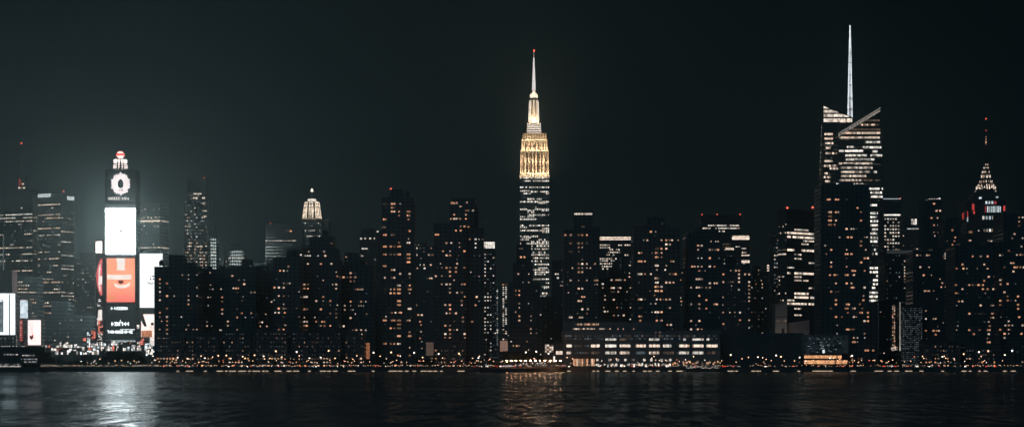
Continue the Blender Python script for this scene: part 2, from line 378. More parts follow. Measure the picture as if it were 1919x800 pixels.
# ================================================================== the city, front row first
SZ = {'b': (1.4, 1.15), 'm': (1.1, .95), 's': (.7, .65), 'W': (2.5, 1.15)}
def pts(blds, ox, oy, sc, text):
    """lit windows read off the photograph, each put on its building's front at its floor"""
    for tok in text.split():
        fl = ''.join(c for c in tok if c.isalpha()); a, c = tok.rstrip('bmsWowcikrDEKd').split(':')
        x = ox+float(a)/sc; y = oy+float(c)/sc; best = None
        for B in blds:
            for f in B.tiers:
                if f['x0']-1.5 <= x <= f['x1']+1.5 and f['yt'] <= y+1 and y <= f['yb']+2 and (best is None or f['D'] < best[0]): best = (f['D'], B)
        if not best: continue
        B = best[1]; w, h = SZ[next((q for q in fl if q in SZ), 'm')]; k = max(1, best[0]/1300)
        mk = next((q for q in fl if q in 'ocirk'), None) or ('K' if 'd' in fl else B.r.choice('oowwc' if 's' not in fl else 'wwci'))
        if 'd' in fl: mk = 'D'
        B.at(x, y, w*k, h*k, mk, 'pair' if (w > 1.4 and B.r.random() < .5) else 'one')
ALL = []
def bl(*a, **k): B = Bld(*a, **k); ALL.append(B); return B
def texture(B, p=.05, pd=.10, pu=3.0, wu=.9, wz=.9, cols='wwoc', dims='DEEEK', fs=None):
    for f in (fs or B.tiers): B.grid(f, pu, B.floor, wu, wz, p=p, mode='apt', cols=cols, dims=dims, pd=pd)

# --- brick slabs at the left of centre
A1 = bl('apartment_block', 'wide dark apartment slab directly right of the bright white billboard', 1190, BRICK, 2.8)
f = A1.box(289, 371, 502, depth=22); g = A1.box(316, 345, 480, f, dy=3, depth=12); A1.box(345, 365, 494, f, dy=3, depth=10); A1.roofstuff(f, 2)
A2 = bl('apartment_block', 'flat topped dark apartment block below the glass tower with red beacon', 1216, BRICK2, 2.8)
f = A2.box(371, 425, 506, depth=20); A2.roofstuff(f, 3)
A3 = bl('apartment_block', 'dark apartment block with a round tank house on its roof', 1203, BRICK, 2.8)
f = A3.box(425, 479, 501, depth=20); A3.roofstuff(f, 1)
m_ = MB(); c = PX(459, 0, 1212); m_.lathe((c.x, c.y), [(0, f['z1']-.2), (2.5, f['z1']-.2), (2.5, Z(490, 1212)), (2.7, Z(489, 1212)), (1.6, Z(486.5, 1212)), (0, Z(485.5, 1212))], 14); A3.part(m_, 'tank_house', stone_dark)
A4 = bl('apartment_block', 'narrow dark apartment block with a square box on its roof left of the stepped tower', 1228, BRICK2, 2.8)
f = A4.box(479, 514, 510, depth=20); A4.box(481, 504, 500, f, dy=2, depth=9)
A5 = bl('apartment_block', 'dark apartment tower with two roof levels joined to the stepped tower', 1190, BRICK, 2.8)
f = A5.box(512, 562, 484, depth=20); A5.box(537, 566, 469, dy=9, depth=22); A5.roofstuff(f, 1)
A6 = bl('stepped_tower', 'broad dark stepped tower standing in front of the lit domed crown', 1208, BRICK2, 2.8)
f = A6.box(560, 636, 488, depth=24); g = A6.box(566, 632, 467, f, dy=2, depth=20); h = A6.box(580, 625, 446, g, dy=2, depth=16); A6.roofstuff(h, 3)
A7 = bl('apartment_block', 'dark shouldered apartment block left of the tall slim orange windowed tower', 1222, BRICK, 2.8)
f = A7.box(638, 700, 500, depth=20); A7.box(645, 673, 476, f, dy=2, depth=14); A7.roofstuff(f, 2)
A7b = bl('apartment_block', 'low dark filler block in the gap left of the slim tower', 1290, BRICK2, 2.8); A7b.box(696, 722, 560, depth=20)
MASS = [A1, A2, A3, A4, A5, A6, A7, A7b]
for B in MASS: texture(B, .012, .05, pu=2.6, wu=.7, wz=.6)
pts(MASS, 280, 480, 3.636, """124:181bo 124:256bo 124:351bo 124:401b 124:500bo 124:452mo 124:466mo 124:526m 70:157mo 70:181mo 70:207s 70:232m 72:258s 70:303m 70:376mo
 72:400s 73:424s 73:502s 73:589s 72:611s 72:667s 168:257s 263:125s 263:155s 323:125s 320:222s 331:256s 263:265s 263:311m 263:338m 397:290s 417:290s 419:186s 397:337s 433:237s
 345:432s 362:432s 395:434s 216:422s 395:484m 394:526m 425:526s 298:500s 320:502m 425:482s 269:523s 254:492s 265:472s""")
pts(MASS, 410, 480, 3.636, """96:120b 101:147b 171:166s 175:188b 97:214m 119:214m 137:214m 122:251sd 15:219s 22:267m 21:315m 20:357b 20:378m 168:279s 160:316s 127:353s 160:380b 182:405s 129:426mo
 61:454m 62:476m 15:500s 5:503s 127:510s 222:246b 250:247s 274:248b 298:248sd 219:382m 263:382b 272:384m 322:382s 281:456m 295:456m 280:475m 327:475m 258:165s 268:165s 275:197s 362:310m 378:310s
 383:163b 380:226bo 383:383m 411:209b 443:209b 467:186m 484:188s 412:257m 443:257m 464:257s 442:186s 443:340s 410:359bo 443:359b 460:352s 413:383m 447:383m 412:497m 443:497m 413:520m 443:520m 442:425sd 448:455s 462:455s
 475:62b 442:87m 417:107m 443:107b 466:107s""")
pts(MASS, 510, 420, 3.636, """405:131bw 253:190m 205:216mi 222:216mi 240:216mi 257:216mi 352:192b 364:192m 360:217b 315:220s 452:228s 246:275m 331:275b 408:277m 440:312s 441:364bo 488:368bo 307:363s 348:393s
 440:414b 440:433m 412:414s 193:398s 217:398b 242:398m 191:447s 217:447bo 241:447m 217:498b 232:498b 303:523b 352:497b 352:520s 340:497s 400:535bo 444:537s 396:547s 218:572b 234:572b 222:592s 232:592s 335:590b
 295:626b 397:612b 440:614b 493:567m 440:587s 437:640s 218:662m 235:662b 218:688bo 235:688bo 190:640s 217:642s 353:662b 340:665m 353:687b 336:687s 398:687m 302:664m 490:688b 222:725sd 232:725sd 350:752b 377:752b 292:750s""")
pts(MASS, 620, 420, 2.857, """84:180m 103:258b 130:258b 103:276m 130:276b 108:310m 127:310m 69:290m 130:358s 142:358m 155:358m 167:358b 165:408b 187:408s 148:444s 160:444s 172:444s 105:420m 107:432s 106:450s 75:456m
 31:483m 31:503s 117:460s 130:472s 106:507b 73:541b 118:576b 138:576b 160:576b 187:576m 178:557s 153:574s""")

# --- the slim tall tower with orange windows
T = bl('apartment_tower', 'tall slim dark tower with orange paired windows and red beacon on its penthouse', 1200, BRICK, 2.62)
f = T.box(715, 777, 373, depth=24); g = T.box(731, 755, 357, f, dy=3, depth=12); T.roofstuff(f, 2); T.beacon(732.5, 354.5, 4, .8)
pts([T], 700, 345, 4.44, """155:163bo 177:163bo 155:196bo 175:196mo 148:231b 176:231m 93:170Wd 222:157s 214:237m 214:257m 290:235Wo 290:263Wo 290:296m 92:291Wo 88:352Wd 92:427Wo 150:427bd 170:427md 297:392bo 293:457s 293:485Wc
 212:483m 212:511Wo 145:514b 173:514b 96:514Wo 93:582Wo 145:582b 172:582b 214:582Wo 293:586Wo 295:625Wo 295:656Wo 93:687Wo 152:718m 170:718m 218:733b 148:768b 172:768m 97:793m 296:744b 298:776s""")
pts([T], 700, 515, 4.44, """216:82Wc 216:113Wo 216:142Wo 216:205Wo 216:233Wo 216:263Wo 218:328Wo 216:366Wo 216:397Wo 216:455Wd 216:519Wo 216:583Wc 216:652Wo 296:90m 298:116Wo 296:145s 296:267Wc 293:370W 296:460bo 296:521Wo
 298:590s 293:617Wc 298:652bo 147:108s 176:108m 147:142bo 176:142bo 149:304bo 180:304m 149:366bo 176:366bo 147:457bo 176:457bo 176:519sd 147:584bo 176:584bo 97:115md 97:36m 103:332s 97:366Wo 95:520md 97:584Wo""")
texture(T, .0, .05, pu=2.8, wu=.8, wz=.8)
C1 = bl('apartment_block', 'dim grey block with scattered white windows right of the slim tower', 1600, BRICK2, 3.0)
f = C1.box(776, 813, 462, depth=24); C1.box(778, 800, 456, f, dy=2, depth=10); texture(C1, .03, .10, wu=1, wz=.9)
pts([C1], 700, 345, 4.44, "357:542bi 379:542bi 394:542bi 357:580bi 393:605m 421:694bi 362:706m 385:670s")
pts([C1], 700, 515, 4.44, "375:337b 402:342b 388:382b 393:426m 393:470m 391:534m 410:500s 405:550s 405:610s 345:125s 360:240s")
pts([C1], 800, 365, 4.71, "18:540b 50:540b 33:622m 28:748m 44:748m")
# --- broad tower with the pink lit corner
T2 = bl('apartment_tower', 'broad dark apartment tower with pink lit windows at its upper left corner', 1205, BRICK, 2.8)
f = T2.box(813, 873, 421, depth=26); f2 = T2.box(872, 906, 429, dy=5, depth=24); g = T2.box(843, 889, 385, f, dy=6, depth=18); h = T2.box(845, 893, 374, g, dy=7, depth=15); T2.roofstuff(f, 1)
T2.box(889, 897, 392, dy=12, depth=16)
for i in range(7):
    for j in range(8):
        if T2.r.random() < (.45 if j < 4 else .9): T2.win((X(846+i*1.75, 1212), 1212 if j > 2 else 1212, Z(392.5-j*1.9, 1212)), (1, 0, 0), .5, .5, 'o' if T2.r.random() < .7 else 'c')
pts([T2], 800, 365, 4.71, """350:66m 290:95s 308:92s 350:143m 366:143m 350:166m 406:147b 246:170m 215:214m 243:214b 258:214b 290:214b 345:214m 360:214m 298:272m 343:272b 369:272b 315:290s 345:285m 297:314b 254:330m 82:364b
 103:358m 168:422b 210:422m 375:378m 428:392bi 456:392s 487:392s 428:438mi 428:470mi 347:483b 289:430s 289:457s 146:507m 168:541b 208:541b 205:508s 262:577s 262:610m 168:646b 208:646m 260:646bo 260:682bo 208:680bo 208:714b
 77:719b 126:620s 129:646s 347:625b 130:717s 386:692s 457:722s 345:773b 168:795b 208:795b""")
pts([T2], 800, 525, 4.57, """165:44b 203:44b 123:42m 203:112b 256:108m 262:112m 304:117b 333:123m 161:203b 203:203b 203:232b 303:181b 300:213m 168:290m 203:288b 245:288b 161:392b 203:390m 203:424b 261:425m 161:457b 203:457b
 161:489b 203:489b 327:457b 327:487m 308:327b 330:327m 308:365b 333:367m 386:365b 336:18b 300:50m 325:50m 432:157b 447:168s 420:208m 73:595b 101:595W 163:595m 203:595b 98:632Wo 163:632bo 203:632bo 248:632bo""")
texture(T2, .006, .06, pu=2.8, wu=.8, wz=.7)
# --- thin far towers right of it
C2 = bl('office_tower', 'slim grey tower with a bright gridded white panel at its top', 1700, CURT, 3.4)
f = C2.box(905, 929, 451, depth=22); C2.grid(f, 2.6, 3.4, 1.3, 1.2, p=.42, cols='iic', dims='KE', pd=.3, z1=Z(470, 1700))
for i in range(6):
    for j in range(4): C2.win((X(908+i*3.5, 1700), 1700, Z(454.5+j*3.1, 1700)), (1, 0, 0), 1.5, 1.25, 'B' if i else 'i')
C3 = bl('office_tower', 'hazy grey slab tower with one lit stair column', 1500, CURT2, 3.4)
f = C3.box(921, 936, 538, depth=20); C3.grid(f, 1.5, 3.4, .8, .8, p=.04, cols='i', dims='KKE', pd=.6)
for k in range(24): C3.win((X(932, 1500), 1500, Z(545+k*4.3, 1500)), (1, 0, 0), 1.1, 1.2, 'i' if C3.r.random() < .4 else 'K')
C4 = bl('office_tower', 'needle thin tower with two columns of white windows beside the beige panel', 1450, STONE, 3.2)
f = C4.box(940, 952, 531, depth=16)
for k in range(30):
    for xx in (943.3, 948.3):
        if C4.r.random() < .72: C4.win((X(xx, 1450), 1450, Z(538+k*3.6, 1450)), (1, 0, 0), 1.2, .95, C4.r.choice('iiicD'))
for xx in (942.5, 946, 949.5): C4.win((X(xx, 1450), 1450, Z(533, 1450)), (1, 0, 0), 1.1, .8, 'o')
C5 = bl('low_office', 'low pale office block with two rows of white windows near the red car lights', 1260, CURT2, 3.3)
f = C5.box(896, 915, 630, depth=14); C5.grid(f, 1.2, 1.6, .6, .5, p=.12, cols='i', dims='KKE', pd=.7)
for xx, yy in ((898, 655), (901, 655), (904, 655), (898, 664), (901, 664), (906, 664), (909, 664), (902, 650)): C5.win((X(xx, 1260), 1260, Z(yy, 1260)), (1, 0, 0), .9, .6, 'i')
def panel(name, label, cat, x0, x1, y0, y1, D, mat, frame=True, th=.6):
    """a flat board on two posts"""
    p0, p1 = PX(x0, y1, D), PX(x1, y0, D); r = empty("advert_board", ((p0.x+p1.x)/2, D+th, GZ), label, cat)
    b = MB(); b.box(p0.x, p1.x, D, D+th, p0.z, p1.z); b.build('board', mat, r)
    if frame:
        b = MB(); w = .12
        b.box(p0.x-w, p0.x, D-.1, D+th+.1, p0.z-w, p1.z+w); b.box(p1.x, p1.x+w, D-.1, D+th+.1, p0.z-w, p1.z+w); b.box(p0.x, p1.x, D-.1, D+th+.1, p0.z-w, p0.z); b.box(p0.x, p1.x, D-.1, D+th+.1, p1.z, p1.z+w); b.build('frame', dark_metal, r)
    if p0.z-GZ > .5:
        for a in (.12, .88):
            b = MB(); xx = p0.x+(p1.x-p0.x)*a; b.rod((xx, D+th/2, GZ-.3), (xx, D+th/2, p0.z-.1), .15); b.build('post', dark_metal, r)
    return r
panel('lit_panel', 'plain beige lit wall panel between two dark blocks left of the thin white towers', 'wall panel', 798.5, 812.5, 641, 666, 1185, glow('panel_beige', (.80, .52, .42), .16, 0, .3))
panel('lit_panel', 'plain pinkish lit panel above the dark tree mass beside the needle tower', 'wall panel', 937, 951.5, 638, 658, 1180, glow('panel_pink', (1.0, .58, .45), .32, 0, .2))
panel('lit_panel', 'orange lit panel like a narrow chimney above the quay lamps', 'wall panel', 686, 693, 642, 672, 1175, glow('panel_orange', (1.0, .40, .20), .40, 0, .5))

# --- dark stepped block before the art deco tower
A10 = bl('stepped_tower', 'narrow dark stepped block hiding the lower left of the floodlit skyscraper', 1220, BRICK2, 2.9)
f = A10.box(954, 1012, 532, depth=24); g = A10.box(961, 999, 495, f, dy=2, depth=20); h = A10.box(968, 996, 460, g, dy=2, depth=16); A10.roofstuff(h, 1)
texture(A10, .006, .04)
pts([A10], 950, 320, 4.44, "113:723bo 130:723bo 147:723bo 110:662md 130:662md")
pts([A10], 940, 490, 3.8, """122:77m 193:90s 104:222mo 122:222mo 104:236mo 122:236mo 122:298m 122:328s 122:382b 102:372s 122:432b 193:140s 152:138s 155:25s 193:302s 68:572s 110:590b 85:590s 125:592s 205:375s 210:430s 212:490m 212:515s 195:640s""")
A10b = bl('apartment_block', 'low dark block with scattered small lights under the floodlit skyscraper', 1300, BRICK, 2.9)
f = A10b.box(1006, 1040, 560, depth=24); A10b.roofstuff(f, 2); texture(A10b, .09, .10, wu=.7, wz=.7, cols='wwic')
A11 = bl('apartment_block', 'dark block between the floodlit skyscraper and the tower with the crown lights', 1345, BRICK2, 2.9)
f = A11.box(1034, 1060, 490, depth=24); A11.roofstuff(f, 2); texture(A11, .02, .06)
pts([A11], 1040, 370, 3.333, "55:632b 57:645m 85:662s 55:700s 15:480bi 15:495bi 5:480m 45:535m 35:545m 48:550s 40:560s 72:412sd")
pts([A11], 940, 490, 3.8, "388:92b 402:92b 400:112b 418:150s 440:150m 430:175s 437:262b 447:262m 480:300s 445:320s 478:208s")
# --- tower with the glowing crown of fins
T3 = bl('apartment_tower', 'dark stepped tower topped by a glowing crown of small white lights', 1232, BRICK, 2.85)
f = T3.box(1057, 1124, 433, depth=26); g = T3.box(1074, 1124, 428, f, dy=1.5, depth=22); h = T3.box(1074, 1111, 405, g, dy=2, depth=16)
c0, c1, D3 = X(1076, 1237), X(1110, 1237), 1237
b = MB(); zt = h['z1']
for i in range(12):
    xx = c0+(c1-c0)*i/11; b.box(xx-.14, xx+.14, D3-.1, D3+.3, zt, zt+(5.6 if i % 3 == 0 or i == 11 else 4.2)); b.box(xx-.14, xx+.14, D3+12, D3+12.4, zt, zt+5)
b.box(c0, c1, D3-.05, D3+.25, zt+3.2, zt+3.45); b.box(c0, c1, D3+12.05, D3+12.35, zt+3.2, zt+3.45)
b.rod((c0+.5, D3+6, zt), (c0+.5, D3+6, zt+7), .15); b.rod((c1-.5, D3+6, zt), (c1-.5, D3+6, zt+7), .15); T3.part(b, 'crown_frame', stone_dark)
for i in range(12): T3.win((c0+(c1-c0)*(i+.5)/12, D3, zt+1.6), (1, 0, 0), .75, 1.6, 'C' if i % 2 else 'i')
for i in range(18): T3.win((c0+(c1-c0)*(i+.5)/18, D3-1.8, zt-.6), (1, 0, 0), .45, .4, 'c')
pts([T3], 1040, 370, 3.333, """65:229b 80:229b 100:229b 147:229b 173:229b 200:229m 100:276bo 147:276b 173:276m 200:276m 147:298bo 170:298m 147:320bo 170:320s 147:350s 173:382m 147:404b 173:404b 200:404m 147:441m 173:441m 200:441m 223:441s 248:422m
 147:461b 173:461b 97:507b 107:507m 200:507m 250:507b 262:507b 145:505s 247:555s 265:555s 147:560b 173:560b 147:578bo 173:578bo 168:622b 187:622m 147:641b 160:641m 85:582s 168:687b 178:687b 205:687b 198:710m 140:710s 97:736Wc 155:736m 173:736b 178:173Wd 97:350Wd""")
texture(T3, .004, .05)
C18 = bl('office_block', 'office block with a glowing cream strip along its roof and rows of white windows', 1640, CURT, 3.0)
f = C18.box(1122, 1190, 443, depth=26)
for i in range(30):
    for j in range(3): C18.win((X(1125+i*2.1, 1640), 1640, Z(444.6+j*2.1, 1640)), (1, 0, 0), 1.02, .85, 'C' if j != 1 else 'c')
for y, a, e in ((297, 285, 340), (297, 400, 415), (297, 440, 490), (313, 285, 350), (325, 345, 412), (342, 335, 412), (358, 325, 375), (382, 285, 392), (395, 285, 372), (413, 285, 378), (430, 283, 352), (445, 300, 335), (359, 440, 460), (425, 458, 470)):
    xx = 1040+a/3.333
    while xx < 1040+e/3.333:
        if C18.r.random() < .9: C18.win((X(xx, 1640), 1640, Z(370+y/3.333, 1640)), (1, 0, 0), 1.35, 1.15, 'c' if C18.r.random() < .6 else 'i')
        xx += 4.1
A13 = bl('apartment_block', 'dark mid height block below the office with the cream roof strip', 1290, BRICK2, 2.85)
f = A13.box(1124, 1188, 522, depth=20); A13.box(1140, 1172, 508, f, dy=2, depth=12); texture(A13, .02, .06, cols='wic')
A13w = bl('apartment_block', 'narrow taller wing beside the broad tower with the stepped penthouse', 1330, BRICK, 2.9); A13w.box(1164, 1190, 484, depth=20); texture(A13w, .05, .06, cols='wci')
pts([A13, A13w], 1040, 370, 3.333, """357:507b 380:507m 393:507m 407:507bi 355:570b 370:570bi 393:570b 410:570m 353:582s 370:582m 393:582m 352:596m 370:596b 390:598s 365:648b 358:648m 385:687m 370:740m 393:740s 433:733b 433:745b 302:530bi 302:545bi 300:570m
 310:605s 312:648m 312:705b 305:690s 292:545s 440:470s 465:470s 462:425s 468:500m 437:525m 450:578s 470:570s""")
# --- the broad tower with stepped penthouse
T4 = bl('apartment_tower', 'broad dark tower with a stepped penthouse and small knob on its roof', 1200, BRICK, 2.85)
f = T4.box(1187, 1275, 429, depth=26); T4.box(1192, 1204, 427, f, dy=2, depth=10); g = T4.box(1212, 1249, 409, f, dy=4, depth=14); k = T4.box(1207, 1254, 424, f, dy=2.5, depth=18)
b = MB(); c = PX(1227, 0, 1209); b.lathe((c.x, c.y), [(0, g['z1']), (1.3, g['z1']), (1.3, g['z1']+1.4), (.7, g['z1']+2.2), (0, g['z1']+2.5)], 10); T4.part(b, 'roof_tank', stone_dark)
pts([T4], 1170, 390, 3.477, """172:152b 184:152b 203:152s 127:206s 147:206m 145:218s 240:196m 275:203b 300:203m 315:203m 275:226b 297:226b 305:226b 350:204s 214:252Wd 207:275b 223:272b 243:275b 273:275b 215:296Wo 243:296m 215:315Wo 243:315m 92:281m 112:281m
 183:298s 305:340m 318:340m 97:346b 108:346b 136:353m 215:368Wc 215:381W 215:392m 275:380m 265:414m 97:436bc 108:436bc 131:436m 174:436m 300:436m 322:436b 334:436bo 207:460b 218:460b 213:482W 207:503b 217:503b 243:503b 273:483b 300:487b
 322:490m 98:489sd 207:550b 217:550b 243:550b 97:583b 108:583b 97:601b 108:601b 133:601md 300:580b 210:595m 238:595m 272:597m 200:617m 175:625s 300:660b 180:672s 105:660Wd 205:684b 218:684b 243:684b 103:690W 215:700sd 300:700sd
 215:735b 240:735b 103:740b 112:740m 283:767m 302:767b 205:785b 232:785m""")
texture(T4, .004, .05)
C15 = bl('apartment_block', 'narrow dim block in the gap right of the broad penthouse tower', 1500, BRICK2, 3.0); C15.box(1272, 1292, 505, depth=20); texture(C15, .07, .08, cols='wic')
pts([C15], 1170, 390, 3.477, "375:420m 368:472m 375:544b 372:603b 368:590m 370:640s")
# --- right of centre
T5 = bl('apartment_tower', 'dark apartment tower with a window column left of the slab with three beacons', 1212, BRICK2, 2.85)
f = T5.box(1289, 1354, 437, depth=26); T5.box(1285, 1292, 441, dy=6, depth=20); T5.box(1300, 1340, 433, f, dy=3, depth=12); T5.roofstuff(f, 2)
pts([T5], 1275, 390, 3.477, """110:155b 125:155b 118:241b 138:241b 115:262m 195:275b 208:275b 227:275m 245:275b 115:315s 118:327m 135:330s 195:327b 117:370m 76:368b 223:370m 95:385m 118:387b 135:387m 195:387b 125:411m 165:408s 110:456b 122:456b 135:456b
 195:475b 223:475m 236:475m 225:494m 70:508m 120:510m 110:529b 122:529b 136:529b 168:529m 189:529b 120:572m 168:592m 70:629b 122:632b 134:632b 220:632b 237:632b 127:652m 167:663m 67:720b 122:745b 130:745m 67:782b 112:784b 125:784b 138:784m
 118:455s 200:210s 228:210s 245:210s""")
texture(T5, .004, .05)
C19 = bl('office_slab', 'dark flat slab tower with three red beacons and two lit bands under its top', 1700, CURT, 3.1)
f = C19.box(1314, 1388, 404, depth=26)
for x in (1315.5, 1344, 1387): C19.beacon(x, 402.3, 1, .6)
for y, a, e in ((113, 175, 378), (131, 150, 390), (150, 255, 290), (188, 255, 332)):
    xx = 1275+a/3.477
    while xx < 1275+e/3.477:
        if C19.r.random() < (.82 if y != 131 else .97): C19.win((X(xx, 1700), 1700, Z(390+y/3.477, 1700)), (1, 0, 0), 1.25, 1.15, 'i' if C19.r.random() < .7 else 'c')
        xx += 2.9
C20 = bl('office_block', 'office block with a bright cream panel on the right of its roof', 1560, CURT, 3.3)
f = C20.box(1353, 1405, 441, depth=24)
for i in range(15):
    for j in range(4): C20.win((X(1373+i*2.15, 1560), 1560, Z(442.2+j*2.0, 1560)), (1, 0, 0), .98, .78, 'C' if j > 0 else 'c')
for y, a, e, k in ((263, 300, 345, 'C'), (270, 290, 345, 'c'), (251, 365, 395, 'i'), (262, 403, 435, 'i'), (290, 405, 435, 'c'), (307, 403, 450, 'C'), (343, 403, 450, 'C'), (352, 403, 450, 'C'), (252, 280, 330, 'D'), (235, 280, 330, 'D'), (282, 405, 430, 'D')):
    xx = 1275+a/3.477
    while xx < 1275+e/3.477: C20.win((X(xx, 1560), 1560, Z(390+y/3.477, 1560)), (1, 0, 0), 1.15, .95, k); xx += 3.1
C20.grid(f, 2.6, 3.3, .9, .9, p=.10, cols='ic', dims='KKD', pd=.35, z1=Z(470, 1560))
A17 = bl('apartment_block', 'dark block sprinkled with small white windows under the cream panel', 1400, BRICK2, 3.0)
f = A17.box(1353, 1408, 505, depth=22); A17.box(1378, 1402, 498, f, dy=2, depth=12); texture(A17, .07, .12, pu=2.4, wu=.8, wz=.8, cols='wici')
pts([A17, C20], 1275, 390, 3.477, """330:405m 362:405b 382:405b 385:432b 385:450b 385:467m 385:485b 425:433b 445:433b 455:433b 450:470b 450:485m 450:500b 450:515m 450:532b 450:550b 450:582b 450:598m 450:660s 450:722m 330:535b 385:542bi 355:575b 390:690bi
 390:732b 320:685s 355:680s 330:480m 310:490s 345:490s 277:430b 277:484b 277:580m 277:620s 277:685m 277:755b 445:784s""")
A18 = bl('apartment_block', 'low dim block with faint lights left of the beaconed glass tower', 1620, BRICK2, 3.2)
f = A18.box(1404, 1440, 512, depth=24); A18.box(1412, 1424, 500, f, dy=3, depth=10); A18.roofstuff(f, 2); texture(A18, .06, .15, wu=1, wz=1, cols='ikw')
pts([A18], 1275, 390, 3.477, "480:482bi 492:482b 490:495m 512:412s 510:430s 525:470s 450:700s 470:520s")
A18b = bl('spired_block', 'narrow block with rows of bright windows and a thin spire beside the glass tower', 1750, STONE, 3.4)
f = A18b.box(1434, 1456, 510, depth=24); g = A18b.box(1437, 1455, 495, f, dy=2, depth=16)
b = MB(); p = PX(1442.5, 478, 1760); b.rod((p.x, p.y, g['z1']), p, .7, .15); A18b.part(b, 'spire', dark_metal)
for j in range(4):
    for i in range(5): A18b.win((X(1439+i*3.6, 1752), 1752, Z(497.5+j*4.6, 1752)), (1, 0, 0), 1.6, 1.3, 'C')
A18b.grid(f, 2.6, 3.4, 1.2, 1.2, p=.16, cols='ick', dims='K', pd=.3)

# --- corner glass tower with two red beacons
G1 = bl('glass_tower', 'dark chamfered glass tower with two red beacons and long lit office floors', 1500, CURT, 3.6)
fl, fr = G1.corner(1457, 1473.5, 1530, 391, a=55)
fl2, fr2 = None, None
G1.tiers = []
zz = lambda y: Z(370+y/3.477, 1500)
for (f, side) in ((fr, 0), (fl, 1)):
    f['L'] = f['L']
rows = [(175, .35), (187, .5), (206, .4), (229, 1), (255, .8), (277, .7), (298, .4), (340, .75), (368, .3), (395, .2), (420, .25), (455, .15), (491, .8), (514, .45), (537, .45), (565, .2), (585, .2), (623, .85), (648, .95), (668, .55), (690, .95), (722, .2), (740, .5), (764, .6), (785, .3)]
n = max(8, int(fr['L']/2.1))
for y, p in rows:
    z = zz(y); on = True
    for i in range(n):
        if i % 4 == 0: on = G1.r.random() < (p if i > n*.35 or p > .8 else p*.8)
        if on and G1.r.random() < .93: G1.win((*(fr['o']+fr['u']*(1+(i+.5)*(fr['L']-2)/n)).xy, z), fr['u'], (fr['L']-2)/n*.86, 1.7 if p > .7 else 1.2, 'C' if p > .7 and G1.r.random() < .7 else G1.r.choice('cci'))
    for i in range(7):
        if G1.r.random() < (.75 if y in (229, 340, 368, 514) else .15): G1.win((*(fl['o']+fl['u']*((i+.5)*fl['L']/7)).xy, z), fl['u'], fl['L']/7*.8, 1.1, G1.r.choice('cKD'))
G1.beacon(1475.5, 389.5, 3, .8); G1.beacon(1523, 388.7, 12, .9)
G1b = bl('office_tower', 'slim hazy tower edge behind the left side of the beaconed glass tower', 1640, CURT2, 3.6); f = G1b.box(1448, 1470, 434, depth=22); G1b.grid(f, 2, 3.6, 1.2, 1.2, p=.25, cols='ic', dims='KD', pd=.5)

# --- dark residential tower in front of the crystal tower
T6 = bl('apartment_tower', 'tall plain dark tower standing in front of the crystalline skyscraper', 1190, BRICK, 2.8)
f = T6.box(1538, 1629, 349, depth=26, parapet=1.2); T6.box(1574, 1600, 345, f, dy=8, depth=10); f2 = T6.box(1628, 1646, 572, dy=4, depth=20); T6.roofstuff(f, 2)
pts([T6], 1520, 330, 4.2125, """143:197Wo 157:197bo 192:194bo 218:194mo 280:185sd 152:270W 192:269bo 218:269m 152:303Wo 192:297m 152:335Wo 192:335m 152:365Wo 190:365m 152:397Wo 190:395m 366:246m 395:275mo 395:300Wo 393:363bo 280:416b 290:416b 322:416m 336:416s
 287:494bo 315:494bo 327:494mo 395:499bo 425:496s 438:494s 220:495m 107:540m 158:567bo 393:559bo 431:590s 285:597s 285:623Wo 318:623bo 330:623m 285:651sd 122:615m 158:665m 427:657bo 450:659b 396:687bo 155:725bo 280:714s 330:745bo 345:748m
 152:785m 190:783bo 208:780m 285:775Wo 333:775b 422:752m""")
pts([T6], 1520, 500, 4.2125, """283:117b 320:122m 192:125m 422:150b 330:172Wo 345:172m 155:207bo 195:206sd 217:206sd 417:235m 415:262b 192:265bo 192:295bo 155:325bo 192:381bo 245:379m 288:290Wo 285:318Wo 335:318W 288:349mo 383:290m 403:322m 396:376Wo 462:376b
 460:406m 422:432b 460:432b 340:402b 360:404s 287:490Wo 330:490Wo 335:545m 333:566Wo 333:596Wo 365:545s 207:455s 205:515s 422:518m 418:549s 428:663bo 455:663bo 492:663bo 365:575s""")
texture(T6, .002, .03)
ALLFRONT = list(ALL)
# ================================================================== the crystalline skyscraper
DB = 2050
BA = bl('crystal_skyscraper', 'tallest skyscraper with slanted crystal roof, lit floor bands and a white spire', DB, CURT, 5.0, cat='skyscraper')
BA.begin(X(1595, DB), DB+25)
def q(x, dy=0): return (X(x, DB+dy), DB+dy)
BA.w.prism([q(1522, 16), q(1537, 0), q(1603, 0), q(1603, 45), q(1522, 45)], GZ, [Z(198, DB+16), Z(199, DB), Z(221, DB), Z(222, DB+45), Z(198, DB+45)], [q(1541, 16), q(1543.5, 0), q(1597, 0), q(1597, 45), q(1541, 45)])
BA.w.prism([q(1571, -7), q(1663, -7), q(1663, 40), q(1571, 40)], GZ, [Z(252, DB-7), Z(204, DB-7), Z(204, DB+40), Z(252, DB+40)], [q(1571, -7), q(1650, -7), q(1650, 40), q(1571, 40)])
def Ltop(x): return 198+(x-1542)*.42
def Rtop(x): return 252-(x-1571)*.608
def Redge(y): return 1650+max(0, (y-204))/(640-204)*12
def rowB(y, a, e, mk='c', dy=0, step=3.15, w=1.72, h=2.3, p=.97, top=None):
    a -= 1; e += 1
    x = a+step/2
    while x < e-step/3:
        if (top is None or y > top(x)+2.2) and BA.r.random() < p:
            BA.win((X(x, DB+dy), DB+dy, Z(y, DB+dy)), (1, 0, 0), w, h, BA.r.choice(mk))
        x += step
b = MB()
